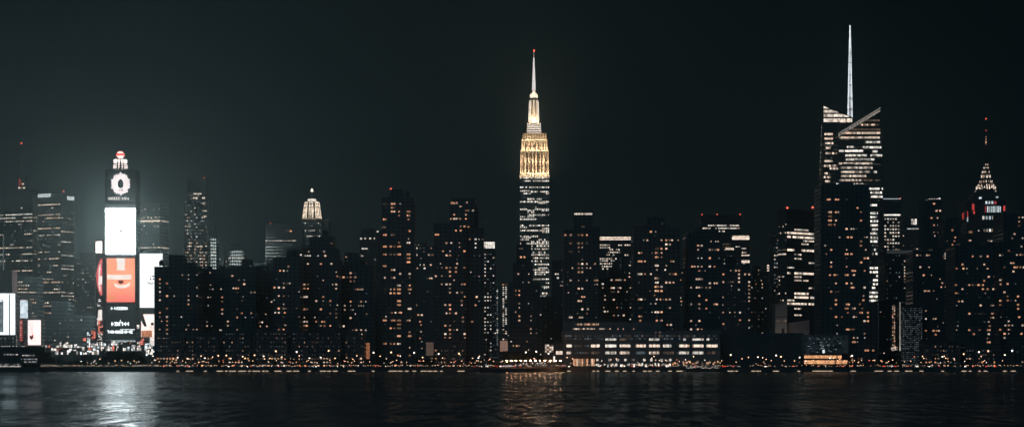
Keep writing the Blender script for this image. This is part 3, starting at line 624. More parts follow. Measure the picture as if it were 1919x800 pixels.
for y0, y1 in ((199, 203.6), (206.4, 211.4), (214.2, 219.4), (222.4, 229)):
    for k in range(17):
        xa, xb = 1543.6+k*3.15, 1543.6+k*3.15+2.9; za, zb_ = max(y0, Ltop(xa)+.6), max(y0, Ltop(xb)+.6)
        if za < y1-.4 and zb_ < y1-.2:
            P4 = [PX(xa, y1, DB), PX(xb, y1, DB), PX(xb, zb_, DB), PX(xa, za, DB)]
            for off, od in ((-.28, 1), (-.05, -1)):
                Q4 = [q4+Vector((0, off, 0)) for q4 in P4]; b.poly(Q4 if od > 0 else Q4[::-1])
BA.part(b, 'crown_glass', glow('crown_glass_glow', (1, .84, .70), 1.7, .6, .6, mscale=.35), split=True)
rowB(228, 1570, 1590, 'w', p=.8)
for y, a, e in ((251.6, 1546, 1562), (260, 1546, 1561), (268.6, 1547, 1562), (277.4, 1548.5, 1556), (287.4, 1545, 1570), (302, 1546, 1562), (311, 1545, 1570), (316, 1556, 1570), (325, 1546, 1550), (332, 1545, 1557), (340, 1547, 1556)): rowB(y, a, e, 'cCw')
for y, a, e, mk in ((226, 1618, 1650, 'D'), (234, 1612, 1650, 'Dw'), (243, 1597, 1650, 'D'), (249.5, 1575, 1650, 'cw'), (258, 1574, 1650, 'cwc'), (266.5, 1622, 1650, 'i'), (276.4, 1618, 1651, 'Bi'), (275.5, 1588, 1600, 'i'), (283, 1573, 1582, 'i'), (283, 1584, 1617, 'B'), (284, 1636, 1645, 'i'), (291.4, 1585, 1652, 'i'),
    (299, 1586, 1640, 'i'), (306.6, 1573, 1634, 'ic'), (314.6, 1573, 1634, 'ci'), (322.4, 1577, 1617, 'c'), (322.4, 1621, 1629, 'c'), (322.4, 1638, 1642, 'i'), (330, 1577, 1624, 'c'), (337.8, 1576, 1616, 'c'), (337.8, 1620, 1636, 'D'), (345, 1568, 1618, 'ciD')):
    rowB(y, a, e, mk, -7, top=Rtop)
for y, a, e in ((353.7, 1618, 1654), (361, 1632, 1653), (368.7, 1633, 1653.5), (377, 1647, 1654), (384.4, 1632, 1654), (399.3, 1632, 1655), (406.7, 1632, 1656), (414.3, 1632, 1656), (421.9, 1632, 1656), (429.7, 1632, 1656.5), (437.3, 1632, 1657), (445, 1632, 1657),
    (452.3, 1632, 1657), (467.7, 1639, 1657), (475.3, 1632, 1657), (495, 1643, 1649), (502, 1631, 1659), (509.7, 1631, 1660), (517, 1643, 1648), (524.6, 1637, 1660), (532.2, 1637, 1660), (539, 1635, 1640), (548, 1630, 1660), (555.3, 1630, 1660), (563, 1630, 1660)):
    rowB(y, a, e, 'iBi' if y < 470 else 'Bi', -7, p=.93)
for k in range(44):      # the dim floors between
    y = 258+k*7.62
    for a, e in ((1573, 1601), (1602, 1634), (1635, 1650)):
        if BA.r.random() < .45: rowB(y+3.8, a, e, 'EDEK', -7, h=1.3, p=.6, top=Rtop)
    if y < 345 and BA.r.random() < .6: rowB(y, 1545, 1570, 'EDK', 0, h=1.3, p=.6)
# the turned left face: short tilted floor marks
for k in range(46):
    y = 238+k*7.9; t_ = (y-198)/(640-198); xa = 1541-19*t_; xb = 1543.5-6.5*t_; d = .92 if 262 < y < 530 else .6
    n = 1 if y < 330 else 2
    for i in range(n):
        if BA.r.random() < d:
            f_ = (i+.5)/n; A_ = Vector((X(xa, DB+16), DB+16)); B_ = Vector((X(xb, DB), DB)); P_ = A_.lerp(B_, f_); u = (B_-A_); BA.win((P_.x, P_.y, Z(y, DB+8)), (u.x, u.y, 0), u.length/n*.8, 1.7, 'i' if BA.r.random() < .75 else 'D')
# slanted glass crest that follows the roof edge of the near volume
b = MB()
for i in range(16):
    xa, xb = 1571+i*4.94, 1571+(i+1)*4.94-1.0
    z0a, z0b = Z(Rtop(xa), DB-7.4), Z(Rtop(xb), DB-7.4); hh = 3.0 if i > 3 else 2.2
    b.poly([(X(xa, DB-7.4), DB-7.4, z0a-hh), (X(xb, DB-7.4), DB-7.4, z0b-hh), (X(xb, DB-7.4), DB-7.4, z0b), (X(xa, DB-7.4), DB-7.4, z0a)])
    b.poly([(X(xa, DB-7.1), DB-7.1, z0a-hh), (X(xa, DB-7.1), DB-7.1, z0a), (X(xb, DB-7.1), DB-7.1, z0b), (X(xb, DB-7.1), DB-7.1, z0b-hh)])
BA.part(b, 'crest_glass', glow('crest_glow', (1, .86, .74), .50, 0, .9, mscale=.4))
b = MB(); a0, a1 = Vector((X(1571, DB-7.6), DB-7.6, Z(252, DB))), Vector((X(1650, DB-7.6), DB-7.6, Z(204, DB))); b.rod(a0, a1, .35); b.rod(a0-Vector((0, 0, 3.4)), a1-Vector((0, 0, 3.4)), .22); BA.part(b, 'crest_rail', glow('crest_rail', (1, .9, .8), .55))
b = MB(); a0, a1 = Vector((X(1542, DB+.5), DB+.5, Z(198, DB))), Vector((X(1597, DB+.5), DB+.5, Z(221, DB))); b.rod(a0, a1, .4); b.rod((X(1629, DB), DB+10, Z(215, DB)), (X(1629, DB), DB+10, Z(200, DB)), .3); b.rod((X(1625, DB), DB+10, Z(215, DB)), (X(1625, DB), DB+10, Z(204, DB)), .3); BA.part(b, 'roof_edge', dark_metal, split=True)
# spire: four tapering legs, rings, clad core
sxx, sd = X(1593, DB+12), DB+12
core, legs, rings = MB(), MB(), MB()
ys = [221, 205, 185, 160, 141, 118, 99, 80, 62, 48]
rad = lambda y: .35+(y-48)/(221-48)*2.3
for a, e in zip(ys, ys[1:]):
    core.lathe((sxx, sd), [(rad(a)*.62, Z(a, sd)), (rad(e)*.62, Z(e, sd))], 4, rot=R(45))
    rings.lathe((sxx, sd), [(rad(a)*.9, Z(a, sd)-.5), (rad(a)*1.3, Z(a, sd)-.5), (rad(a)*1.3, Z(a, sd)+.5), (rad(a)*.9, Z(a, sd)+.5)], 4, rot=R(45))
    for i in range(4):
        c_, s_ = math.cos(R(45+90*i)), math.sin(R(45+90*i))
        legs.rod((sxx+c_*rad(a)*1.25, sd+s_*rad(a)*1.25, Z(a, sd)), (sxx+c_*rad(e)*1.25, sd+s_*rad(e)*1.25, Z(e, sd)), .34, .26, 5)
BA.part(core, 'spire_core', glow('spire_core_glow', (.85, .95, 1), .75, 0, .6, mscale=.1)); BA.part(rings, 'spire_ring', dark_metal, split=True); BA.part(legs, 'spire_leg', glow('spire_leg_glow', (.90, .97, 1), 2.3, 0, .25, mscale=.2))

# ================================================================== the floodlit art deco skyscraper
DE = 2300
ES = bl('art_deco_skyscraper', 'floodlit art deco skyscraper with golden top tiers and a glowing mast', DE, STONE, 4.0, cat='skyscraper')
f0 = ES.box(974, 1029.5, 328, depth=42, parapet=0)
ew = 4.85
rowsE = [(60, 105, 355), (85, 145, 160), (85, 180, 355), (138, 105, 355), (168, 105, 130), (168, 150, 190), (175, 200, 355), (190, 145, 190), (190, 330, 355), (235, 180, 282), (258, 105, 355), (268, 280, 355), (320, 105, 160), (320, 245, 355), (330, 180, 230), (330, 300, 355), (345, 180, 230),
 (368, 175, 355), (383, 105, 220), (403, 105, 258), (455, 105, 130), (455, 180, 355), (470, 105, 160), (480, 300, 355), (497, 105, 355), (510, 300, 355), (545, 105, 240), (555, 105, 180), (573, 105, 180), (573, 270, 320), (590, 205, 355), (605, 105, 355), (625, 165, 355), (650, 195, 355),
 (678, 200, 220), (678, 270, 300), (698, 200, 355), (725, 205, 355), (750, 205, 275), (778, 290, 355)]
rowsE = [(320+y/4.44, 950+a/4.44, 950+e/4.44) for y, a, e in rowsE]+[(490+y/3.8, 940+a/3.8, 940+e/3.8) for y, a, e in ((20, 250, 345), (45, 280, 345), (58, 225, 345), (75, 225, 345), (90, 240, 300), (125, 225, 345), (152, 310, 355), (180, 240, 330), (185, 320, 355), (225, 300, 350), (245, 240, 350))]
for y, a, e in rowsE:
    for i in range(8):
        x = 974+3.6+i*6.95
        if a-2 <= x <= e+2:
            for d in (-1.3, 1.3):
                if ES.r.random() < .86: ES.win((X(x, DE)+d, DE, Z(y, DE)), (1, 0, 0), 1.9, 1.75, ES.r.choice('iiicB'))
ES.grid(f0, 3.4, 4.2, 1.2, 1.2, p=.03, cols='i', dims='KE', pd=.22, z0=Z(600, DE), z1=Z(332, DE))
b = MB()       # projecting stone piers on all of the shaft
for i in range(9):
    x = X(974+.2+i*6.88, DE); b.box(x-.35, x+.35, DE-.55, DE-.01, GZ, f0['z1'])
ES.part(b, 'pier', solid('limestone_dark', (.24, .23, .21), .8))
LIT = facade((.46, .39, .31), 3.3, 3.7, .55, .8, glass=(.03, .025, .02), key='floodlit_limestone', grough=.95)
up = MB(); D1 = DE+1.5
def tier(x0, x1, yt, zb, dy, dep):
    D = DE+dy; a, e, zt = X(x0, D), X(x1, D), Z(yt, D); up.prism([(a, D), (e, D), (e, D+dep), (a, D+dep)], zb, zt); return a, e, D, zt
a1 = tier(975, 1028.3, 282, f0['z1']-.2, 1.5, 39)
a2 = tier(977.5, 1025.8, 262, a1[3]-.2, 3.5, 35)
a2b = tier(979.5, 1023.8, 250, a2[3]-.2, 4.6, 32)
a3 = tier(987, 1014.5, 242, a2b[3]-.2, 8, 20)
a4 = tier(988.5, 1012.8, 233, a3[3]-.2, 9, 18)
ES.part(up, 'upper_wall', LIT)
b = MB()       # corner buttresses and vertical piers of the lit tiers
for (a, e, D, zt), zb in ((a1, f0['z1']), (a2, a1[3])):
    n = 8 if D < DE+3 else 6
    for i in range(n): xx = a+.9+(e-a-1.8)*i/(n-1); b.box(xx-(.75 if i in (0, n-1) else .4), xx+(.75 if i in (0, n-1) else .4), D-.7, D-.01, zb, zt+.6)
    b.box(a, e, D-.45, D-.02, zt-1.2, zt+.3)
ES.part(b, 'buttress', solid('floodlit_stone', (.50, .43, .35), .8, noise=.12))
for (a, e, D, zt), zb, n in ((a1, f0['z1'], 7), (a2, a1[3], 5)):
    for i in range(n):
        xx = a+(e-a)*(i+1)/(n+1); H_ = zt-zb; b = MB(); b.box(xx-1.0, xx+1.0, D-.5, D-.04, zb+H_*(.10 if n == 7 else .2), zb+H_*(.86 if i not in (0, n-1) else .7) if n == 7 else zb+H_*.55); ES.part(b, 'window_strip', solid('bronze_glass', (.04, .028, .02), 1.0))
b = MB()
for i in range(6):
    z = a2b[3]+1.2+i*2.3; k = .1*i; xx0, xx1, dd = X(987.3+k, DE+8), X(1014.2-k, DE+8), DE+7.7
    b.box(xx0, xx1, dd, dd+.25, z, z+.7)
ES.part(b, 'cornice_light', glow('cornice_light', (1, .86, .72), 3.4, 0, .5, mscale=.5))
mx = X(1000.7, DE); my = DE+18
b = MB(); b.lathe((mx, my), [(6.9, Z(233.5, my)), (6.2, Z(226, my)), (5.6, Z(205, my)), (5.4, Z(188, my)), (4.2, Z(187, my)), (0, Z(187, my))], 16)
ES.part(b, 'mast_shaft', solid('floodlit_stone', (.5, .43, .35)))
b = MB()
for i in range(16):
    a = 2*math.pi*i/16; c_, s_ = math.cos(a), math.sin(a)
    if i % 2 == 0: b.rod((mx+c_*6.6, my+s_*6.6, Z(228, my)), (mx+c_*5.7, my+s_*5.7, Z(189, my)), .42, .38, 4)
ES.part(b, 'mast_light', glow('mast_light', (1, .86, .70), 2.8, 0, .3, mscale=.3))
b = MB(); b.lathe((mx, my), [(4.9, Z(187, my)), (4.9, Z(184.5, my)), (4.2, Z(184, my))], 16); ES.part(b, 'mast_ring', stone_dark)
b = MB(); b.lathe((mx, my), [(4.9, Z(184, my)), (5.2, Z(181, my)), (4.6, Z(177, my)), (2.2, Z(174.5, my)), (1.2, Z(171, my)), (0, Z(170.5, my))], 16, )
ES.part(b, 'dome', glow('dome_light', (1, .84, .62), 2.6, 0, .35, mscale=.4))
b = MB(); g_an = MB()
for y0, y1, r0, r1 in ((171, 140, 1.9, 1.3), (140, 118, 1.3, .8), (118, 96, .6, .25)):
    b.lathe((mx, my), [(r0, Z(y0, my)), (r1, Z(y1, my))], 6)
for k in range(20):
    y = 168-k*3.05; r = 2.5-k*.085; g_an.lathe((mx, my), [(r*.5, Z(y, my)-.45), (r, Z(y, my)-.35), (r, Z(y, my)+.35), (r*.5, Z(y, my)+.45)], 8)
ES.part(b, 'antenna', glow('antenna_dim', (1, .93, .88), .7, 0, .3)); ES.part(g_an, 'antenna_light', glow('antenna_light', (1, .95, .92), 3.0, 0, .3), split=True)
ES.beacon(1000.7, 95.5, 18, .9)
def area(name, loc, to, sx_, sy_, watts, col, parent=None):
    l = bpy.data.lights.new(name, 'AREA'); l.shape = 'RECTANGLE'; l.size = sx_; l.size_y = sy_; l.energy = watts; l.color = col
    o = bpy.data.objects.new(name, l); COL.objects.link(o); d = Vector(to)-Vector(loc); o.rotation_euler = d.to_track_quat('-Z', 'Y').to_euler()
    o.location = Vector(loc)-(parent.location if parent else Vector()); o.parent = parent; return o
FC = (1.0, .73, .46)
def floods(t, zb, h, out, watts, name='floodlight'):
    a, e, D, zt = t; cx = (a+e)/2
    for s_ in (0, 1, 2):
        if s_ == 0: loc = (cx, D-out, zb); to = (cx, D, zb+h); L = e-a
        elif s_ == 1: loc = (a-out, D+(e-a)*.4, zb); to = (a, D+(e-a)*.4, zb+h); L = (e-a)*.8
        else: loc = (e+out, D+(e-a)*.4, zb); to = (e, D+(e-a)*.4, zb+h); L = (e-a)*.8
        o = area('floodlight_lamp', loc, to, L if s_ == 0 else .9, .9 if s_ == 0 else L, watts if s_ == 0 else watts*.5, FC, ES.root)
        if s_ == 0:
            fx = MB(); n = 9
            for i in range(n): xx = a+(e-a)*(i+.5)/n; fx.box(xx-.5, xx+.5, D-out-.9, D-out-.5, zb-.7, zb+.5); fx.box(xx-.08, xx+.08, D-out-.5, D-.02, zb-.6, zb-.45)
            ES.part(fx, name, dark_metal, split=True)
floods(a1, f0['z1']-1.5, 14, 7.5, 33000)
floods(a1, f0['z1']+15, 12, 6.0, 16000)
floods(a2, a1[3]+.3, 10, 6.0, 19000)
floods(a2b, a2[3]-.5, 8, 3.0, 6000)
floods((X(990, DE+12), X(1011, DE+12), my-7, 0), a4[3]+.8, 14, 5.0, 26000)

# ================================================================== the spired tower at the right
DC = 1900
CH = bl('spired_tower', 'dark tower with a tapering crown of lit triangular windows and red side lights', DC, facade((.10, .105, .11), 3.0, 3.6, .45, .55), 3.6, cat='skyscraper')
f = CH.box(1796, 1899, 455, depth=46, dy=-6); g = CH.box(1812, 1887, 377, f, dy=0, depth=40); h = CH.box(1826, 1870, 362, g, dy=5, depth=30)
cx, cy = X(1847.5, DC+18), DC+18; m1 = (DC+18)/F
prof = [(22.5, 364), (20.5, 358), (17, 352), (12.5, 343), (9.5, 335), (7, 325), (4.8, 314), (3.2, 307), (1.2, 302)]
b = MB(); b.lathe((cx, cy), [(r*m1*1.02, Z(y, cy)) for r, y in prof], 8, rot=R(22.5)); CH.part(b, 'crown', solid('crown_steel', (.12, .13, .14), .4, .7))
b = MB(); b.lathe((cx, cy), [(1.2*m1, Z(302.2, cy)), (.7*m1, Z(285, cy)), (.35*m1, Z(222.5, cy))], 6); CH.part(b, 'spire', dark_metal)
b = MB()
for y, r in ((267, 1.5), (262, 1.0), (257, .9), (271, .6)): b.sphere((cx, cy-.6, Z(y, cy)), r*m1*.95, 8, 5)
CH.part(b, 'spire_light', glow('spire_light_warm', (1, .62, .4), 1.4))
CH.beacon(1847.7, 223, 18, .6); CH.beacon(1847.9, 245, 18, .5)
def rad_at(y):
    for (r0, y0), (r1, y1) in zip(prof, prof[1:]):
        if y1 <= y <= y0: return (r0+(r1-r0)*(y0-y)/(y0-y1))*m1
    return prof[-1][0]*m1
for y, n, w, h_, p in ((309, 8, .8, 1.6, .8), (315, 10, 1.0, 1.5, .8), (323, 12, 1.1, 2.2, .9), (331, 14, 1.4, 3.2, .95), (341, 16, 1.3, 2.4, .75), (348, 20, 1.4, 2.6, .75), (353.5, 24, 2.2, 4.6, .97), (359, 20, 1.0, 1.6, .4)):
    rr = rad_at(y)*.985+.15
    for i in range(n):
        a = 2*math.pi*(i+.5)/n
        if CH.r.random() < p: CH.win((cx+rr*math.cos(a), cy+rr*math.sin(a), Z(y, cy)), (-math.sin(a), math.cos(a), 0), w, h_, CH.r.choice('wcC' if y < 350 else 'Cc'), 'tri')
def chw(x, y, w, h, mk, dy=0): CH.win((X(x, DC+dy), DC+dy, Z(y, DC+dy)), (1, 0, 0), w, h, mk)
for i in range(8): chw(1847+i*3.9, 392, 1.25, 6.6, 'k' if i else 'r')
for i in range(4): chw(1848.5+i*5.6, 379.6, 1.9, 3.0, 'k' if i < 3 else 'r')
for i in range(8): chw(1843+i*6.1, 408, 2.0, 3.6, 'k' if i % 3 else 'i')
for i in range(7): chw(1845+i*5.2, 431.5, 1.9, 3.0, 'i' if i % 3 else 'w')
chw(1823.8, 388, 2.6, 7, 'r'); chw(1825.5, 398, 2, 3, 'r'); chw(1882, 390.5, 2.2, 5.5, 'r'); chw(1837, 371, 3, 2, 'k', 5); chw(1871-2.5, 369.5, 2.4, 2, 'k', 5); chw(1819, 434.8, 4, 2.4, 'o'); chw(1818, 451, 3, 1.6, 'w'); chw(1853, 451, 3, 1.6, 'w'); chw(1858, 451.5, 2, 1.6, 'c'); chw(1834, 432, 1.2, 1.2, 'i')
CH.win((X(1811, DC)-.02, DC+14, Z(403, DC)), (0, -1, 0), 4, 7, 'r'); CH.win((X(1813.3, DC), DC, Z(411, DC)), (1, 0, 0), 1, 5, 'k'); CH.win((X(1813.3, DC), DC, Z(402, DC)), (1, 0, 0), 1.0, 7, 'r')
CH.grid(f, 4, 3.6, 1.4, 1.3, p=.10, cols='wwoc', dims='DE', pd=.1)
CH.tiers = [f, g, h]

# ================================================================== the right of the picture
R1 = bl('office_tower', 'bright gridded office tower with a thin white line of light along its roof', 1800, CURT2, 3.6)
f = R1.box(1655, 1688, 372, depth=26, parapet=0); R1.grid(f, 2.5, 3.5, 1.6, 1.5, p=.78, mode='rnd', cols='cicCi', z0=Z(470, 1800), z1=Z(406, 1800))
for i in range(13): R1.win((X(1658+i*2.35, 1800), 1800, Z(402.8, 1800)), (1, 0, 0), 1.2, 1.5, 'B')
b = MB(); b.box(X(1655, 1799), X(1687.5, 1799), 1799.2, 1799.9, Z(373.2, 1799), Z(371.9, 1799)); R1.part(b, 'roof_light_line', glow('roof_line', (.85, .95, 1), .8)); R1.beacon(1687, 372, 0, .5)
R2 = bl('office_tower', 'dim block carrying a small square white sign near its top', 1950, CURT2, 3.6)
f = R2.box(1689, 1733, 409, depth=26); R2.grid(f, 3, 3.6, 1.3, 1.2, p=.10, cols='wic', dims='DE', pd=.15, z1=Z(424, 1950))
for i in range(3):
    for j in range(3): R2.win((X(1709.3+i*3.5, 1950), 1950, Z(411.8+j*3.6, 1950)), (1, 0, 0), 1.9, 1.95, 'i')
for i in range(12): R2.win((X(1701+i*2.7, 1950), 1950, Z(428.6, 1950)), (1, 0, 0), 1.1, 1.1, 'i' if i % 4 else 'k')
R3 = bl('apartment_tower', 'slim dark tower with a row of bright lamps along its roof edge', 1640, BRICK2, 3.3)
f = R3.box(1733, 1764, 375, depth=24); R3.box(1731.5, 1740, 394, dy=-3, depth=20)
for x, y in ((1736, 375.5), (1741.5, 373.5), (1746, 373.5), (1751, 373.5), (1756, 373.5), (1760.5, 372.6)):
    p = PX(x, y, 1641); b = MB(); b.sphere(p, .75 if x not in (1760.5, 1736) else 1.1, 8, 5); b.rod(p-Vector((0, 0, 1.4)), p, .1, mi=1); b.build('roof_lamp', [glow('roof_lamp_glow', (1, .93, .88), 1.3), dark_metal], R3.root)
texture(R3, .01, .05)
pts([R3], 1640, 360, 4.2125, "465:98bo 482:98bo 483:142b 516:142b 442:201b 494:217m 464:268m 498:268m 512:268m 526:283s 465:321m 498:321m 516:321b 524:374m 524:391m 545:380s 562:376s 403:484bi 430:484mi 404:484bi")
R4 = bl('apartment_block', 'narrow dark block with a few orange lights left of the spired tower', 1560, BRICK, 3.2)
f = R4.box(1770, 1800, 412, depth=24); R4.box(1783, 1798, 409, f, dy=2, depth=14); texture(R4, .012, .04)
pts([R4], 1640, 360, 4.2125, "608:288bo 629:346m 622:380bo 614:404m 600:445m 640:614b 636:743b 690:620s")
R5 = bl('apartment_block', 'dim block with a pale ledge along its roof below the bright gridded tower', 1430, CURT, 3.4)
f = R5.box(1658, 1713, 470, depth=24); b = MB(); b.box(X(1662, 1429), X(1711, 1429), 1428.4, 1429.9, Z(475, 1429), Z(469, 1429)); R5.part(b, 'roof_ledge', glow('ledge_glow', (.75, .85, .95), .05, 0, .2))
R5.grid(f, 2.4, 3.4, 1.0, .9, p=.08, cols='wic', dims='KE', pd=.25); R5.grid(f, 1.8, 2.4, .9, .9, p=.5, mode='rnd', cols='wiD', u0=(1691-1658)*1430/F, u1=(1713-1658)*1430/F, z0=Z(540, 1430), z1=Z(477, 1430))
R6 = bl('apartment_block', 'dark block with a small cluster of white windows near its flat top', 1300, BRICK2, 2.9)
f = R6.box(1711, 1790, 473, depth=24); R6.box(1748, 1786, 466, f, dy=3, depth=14); R6.roofstuff(f, 2); texture(R6, .006, .05, pu=2.5, wu=.7, wz=.7)
for i in range(5):
    for j in range(3):
        if (i+j) % 4: R6.win((X(1768.5+i*3, 1300), 1300, Z(475+j*4.3, 1300)), (1, 0, 0), .95, 1.0, R6.r.choice('iDcD'))
pts([R6], 1640, 360, 4.2125, "330:506b 355:506m 360:593b 425:600s 380:667bo 445:657s 575:698s 528:715m 520:745m 533:738m 555:740b 578:738m 390:780m 430:785m 463:787m 510:675s")
pts([R6], 1660, 440, 3.077, "185:123m 237:107b 250:107m 203:187b 250:192s 217:241m 322:20m 322:35m 320:298m 335:275m 345:295mi 358:265m 360:293s 393:30b 225:322m 240:325m 253:328m 277:330m 295:380s 230:448m 232:490mi 232:552mo 275:490b 290:490m 275:552bo 292:552b 308:545m 290:585b 225:613bo 270:662b 285:663b 297:663m 313:663m 370:405s 358:485m 335:500s 180:125m")
R7 = bl('apartment_block', 'dark waterfront block below the spired tower with sparse orange windows', 1240, BRICK, 2.85)
f = R7.box(1789, 1884, 462, depth=26); R7.box(1800, 1832, 454, f, dy=3, depth=16); R7.box(1846, 1872, 457, f, dy=2, depth=14); R7.roofstuff(f, 3); texture(R7, .008, .03)
R8 = bl('apartment_block', 'dark tower cut by the right edge of the view', 1222, BRICK2, 2.85)
f = R8.box(1880, 1960, 402, depth=26); R8.box(1872, 1882, 455, dy=5, depth=20); R8.roofstuff(f, 2); texture(R8, .008, .03)
pts([R7, R8, R6], 1770, 480, 3.637, """118:70bo 130:70bo 80:95bo 128:95bo 155:72s 225:85s 270:68b 293:72m 300:92s 347:70b 367:70b 345:95m 455:45m 468:45b 475:70bo 487:70b 517:70bo 470:97b 268:148b 300:147b 310:145m 343:147bo 357:150m 270:170m 347:168bo 368:172b
 427:180bo 436:180b 150:182md 78:205b 158:203bo 167:203m 195:203b 203:203m 231:203bo 250:205m 265:207m 337:190m 385:202b 393:202m 262:227b 272:227b 295:228bo 333:228b 367:248b 275:253s 305:280s 70:258bo 92:258bo 125:237m 95:303m 125:298b 83:325s 37:332mi
 248:330b 258:330m 320:332md 333:332md 372:303bo 392:305s 372:331bo 432:283m 430:311bo 438:311b 498:271bo 508:271b 500:333b 513:333m 502:358bo 506:411bo 433:415s 437:437m 165:388bo 177:388b 206:388b 240:384sd 255:384sd 267:384sd 328:385bo 338:385b 320:413m 333:413m
 92:467s 82:492s 170:490bo 241:490m 298:458m 310:462b 301:490Wo 298:523b 296:548md 298:577Wo 304:605bo 370:490bo 410:466m 437:466b 460:465m 530:463b 438:490m 408:516bo 440:515s 523:520bo 406:550b 72:574m 82:602b 203:543bo 468:588b 467:598m 523:600m 245:627bo 275:605s 240:645s 135:603m""")
pts([R7, R8, CH], 1770, 290, 3.81, "535:437m 555:433m 535:470m 530:508b 500:578m 483:587m 555:600m 547:665m 562:665mo 455:686b 516:715m 545:712m 562:708m 475:770m 492:772m 513:795b 540:795b 565:795b 200:712m 262:712b 305:712bo 362:712m 377:712b 397:712m 308:738m 357:738bo 55:527m 75:580m 66:610bo 62:632m 48:670m")
# glass slabs on the shore
R9 = bl('glass_slab', 'pale gridded glass slab with one white line of light up its left edge', 1290, CURT2, 1.9)
f = R9.box(1686, 1729, 572, depth=16, parapet=0)
R9.grid(f, 1.25, 1.45, .85, .62, p=.04, cols='K', mode='rnd', dims='KKE', pd=.92, u0=.8, m=.1)
b = MB(); b.box(X(1686, 1289), X(1687.6, 1289), 1289, 1289.9, Z(657, 1289), Z(566, 1289)); R9.part(b, 'edge_light', glow('edge_light', (1, .93, .85), .5, 0, .7, mscale=.1))
R10 = bl('glass_block', 'dark glass block with a pinkish lit stair column beside the pale gridded slab', 1250, CURT, 3.2)
f = R10.box(1645, 1681, 566, depth=18); R10.grid(f, 2.2, 3.2, .8, .7, p=.03, cols='wi', dims='KE', pd=.12)
for k in range(42):
    for i in range(2):
        if R10.r.random() < .8: R10.win((X(1673+i*3.2, 1250), 1250, Z(572+k*2.05, 1250)), (1, 0, 0), .85, .55, R10.r.choice('wcDoD'))
for k in range(3):
    for i in range(4): R10.win((X(1671.5+i*3, 1250), 1250-.01, Z(650+k*2.4, 1250)), (1, 0, 0), .85, .6, 'c')
b = MB(); b.box(X(1645, 1249), X(1646.2, 1249), 1249, 1249.9, Z(655, 1249), Z(568, 1249)); R10.part(b, 'edge_light', glow('edge_light_dim', (.8, .92, 1), .13, 0, .8, mscale=.3))
# grey lit walls near the low dark hall
GW = bl('concrete_tower', 'narrow pale concrete tower with a dark arched doorway near the dark hall', 1300, solid('lit_concrete', (.30, .29, .27), .9), 3)
f = GW.box(1453, 1475, 570, depth=14, parapet=.5); GW.w.prism([q_ for q_ in [(X(1453, 1300), 1300.), (X(1475, 1300), 1300.), (X(1475, 1300), 1310.), (X(1453, 1300), 1310.)]], f['z1'], [f['z1']+.1, f['z1']+2.6, f['z1']+2.6, f['z1']+.1])
for i in range(6): GW.win((X(1456+i*3.2, 1300), 1300, Z(601, 1300)), (1, 0, 0), .8, .9, 'D' if i != 5 else 'c')
b = MB(); b.box(X(1465, 1299.9), X(1470, 1299.9), 1299.7, 1299.95, Z(632, 1300), Z(616, 1300)); b.box(X(1453, 1300), X(1475, 1300), 1299.75, 1299.95, Z(594.3, 1300), Z(593.3, 1300)); GW.part(b, 'doorway', black_panel, split=True)
GW2 = bl('concrete_shed', 'grey ribbed shed with a sloping roof right of the narrow concrete tower', 1310, solid('lit_concrete_dark', (.22, .20, .21), .9), 3)
GW2.begin(X(1495, 1310), 1318); D = 1310; fa = [(X(1476, D), D), (X(1517, D), D), (X(1517, D), D+15), (X(1476, D), D+15)]; GW2.w.prism(fa, GZ, [Z(605, D), Z(599, D), Z(599, D), Z(605, D)])
for i in range(20): xx = X(1477.5+i*2.05, D); GW2.w.box(xx-.12, xx+.12, D-.25, D-.01, GZ, Z(606, D))
for b_, loc in ((GW, (X(1462, 1290), 1278, 14)), (GW2, (X(1496, 1290), 1278, 10))):
    area('wall_fill_light', loc, (loc[0], 1310, 26), 3, 3, 1400 if b_ is GW else 900, (1, .86, .75), b_.root)  # added area lights that brighten the two concrete walls

# low dark hall, glass pavilion with the orange lit base
H1 = bl('dark_hall', 'long low dark windowless hall behind four bright lamps', 1165, solid('hall_metal', (.10, .12, .13), .7), 4)
f = H1.box(1352, 1506, 625, depth=30, parapet=.5)
for i in range(15): H1.w.box(X(1352, 1165)+i*3.55, X(1352, 1165)+i*3.55+.15, 1164.8, 1164.98, GZ, f['z1'])
H2 = bl('glass_pavilion', 'bluish glass pavilion over two bright orange lit floors', 1158, black_panel, 3)
f = H2.box(1505, 1590, 664, depth=18, parapet=0)
b = MB(); D = 1158; x0, x1 = X(1505, D), X(1590, D); zt, zb = Z(628, D), Z(661.5, D)
for i in range(13): xx = x0+(x1-x0)*i/12; b.box(xx-.07, xx+.07, D, D+.2, zb, zt)
for k in range(5): z = zb+(zt-zb)*k/4; b.box(x0, x1, D-.03, D+.17, z-.08, z+.08)
b.box(x0, x1, D+17, D+17.3, zb, zt); b.box(x0, x0+.3, D+.3, D+17, zb, zt); b.box(x1-.3, x1, D+.3, D+17, zb, zt)
H2.part(b, 'glass_frame', solid('pale_frame', (.35, .38, .40), .5))
b = MB(); b.box(x0-.3, x1+.3, D-.4, D+17.6, zt, zt+.45); H2.part(b, 'roof', solid('pale_roof', (.3, .32, .33), .6)); b = MB(); b.box(x0+.3, x1-.3, D+7, D+7.3, zb, zt-.3); H2.part(b, 'back_wall', glow('pavilion_glow', (.45, .75, .95), .022, 0, .9, mscale=.35))
b = MB()
for i in range(46):
    xx = H2.r.gauss(X(1545, D), 5.5); z = H2.r.uniform(zb+.5, zt-2); xx = min(max(xx, x0+.6), x1-1.6); w = H2.r.choice((.3, .5, 1.4)); b.box(xx, xx+w, D+6.4-H2.r.random()*3, D+6.7, z, z+.2)
H2.part(b, 'interior_light', glow('pavilion_lamps', (.75, .92, 1), .45, .7)); b = MB(); b.box(X(1543, D), X(1547, D), D+3, D+3.3, Z(661, D), Z(655, D)); H2.part(b, 'doorway_light', glow('pavilion_door', (.9, 1, 1), 1.3))
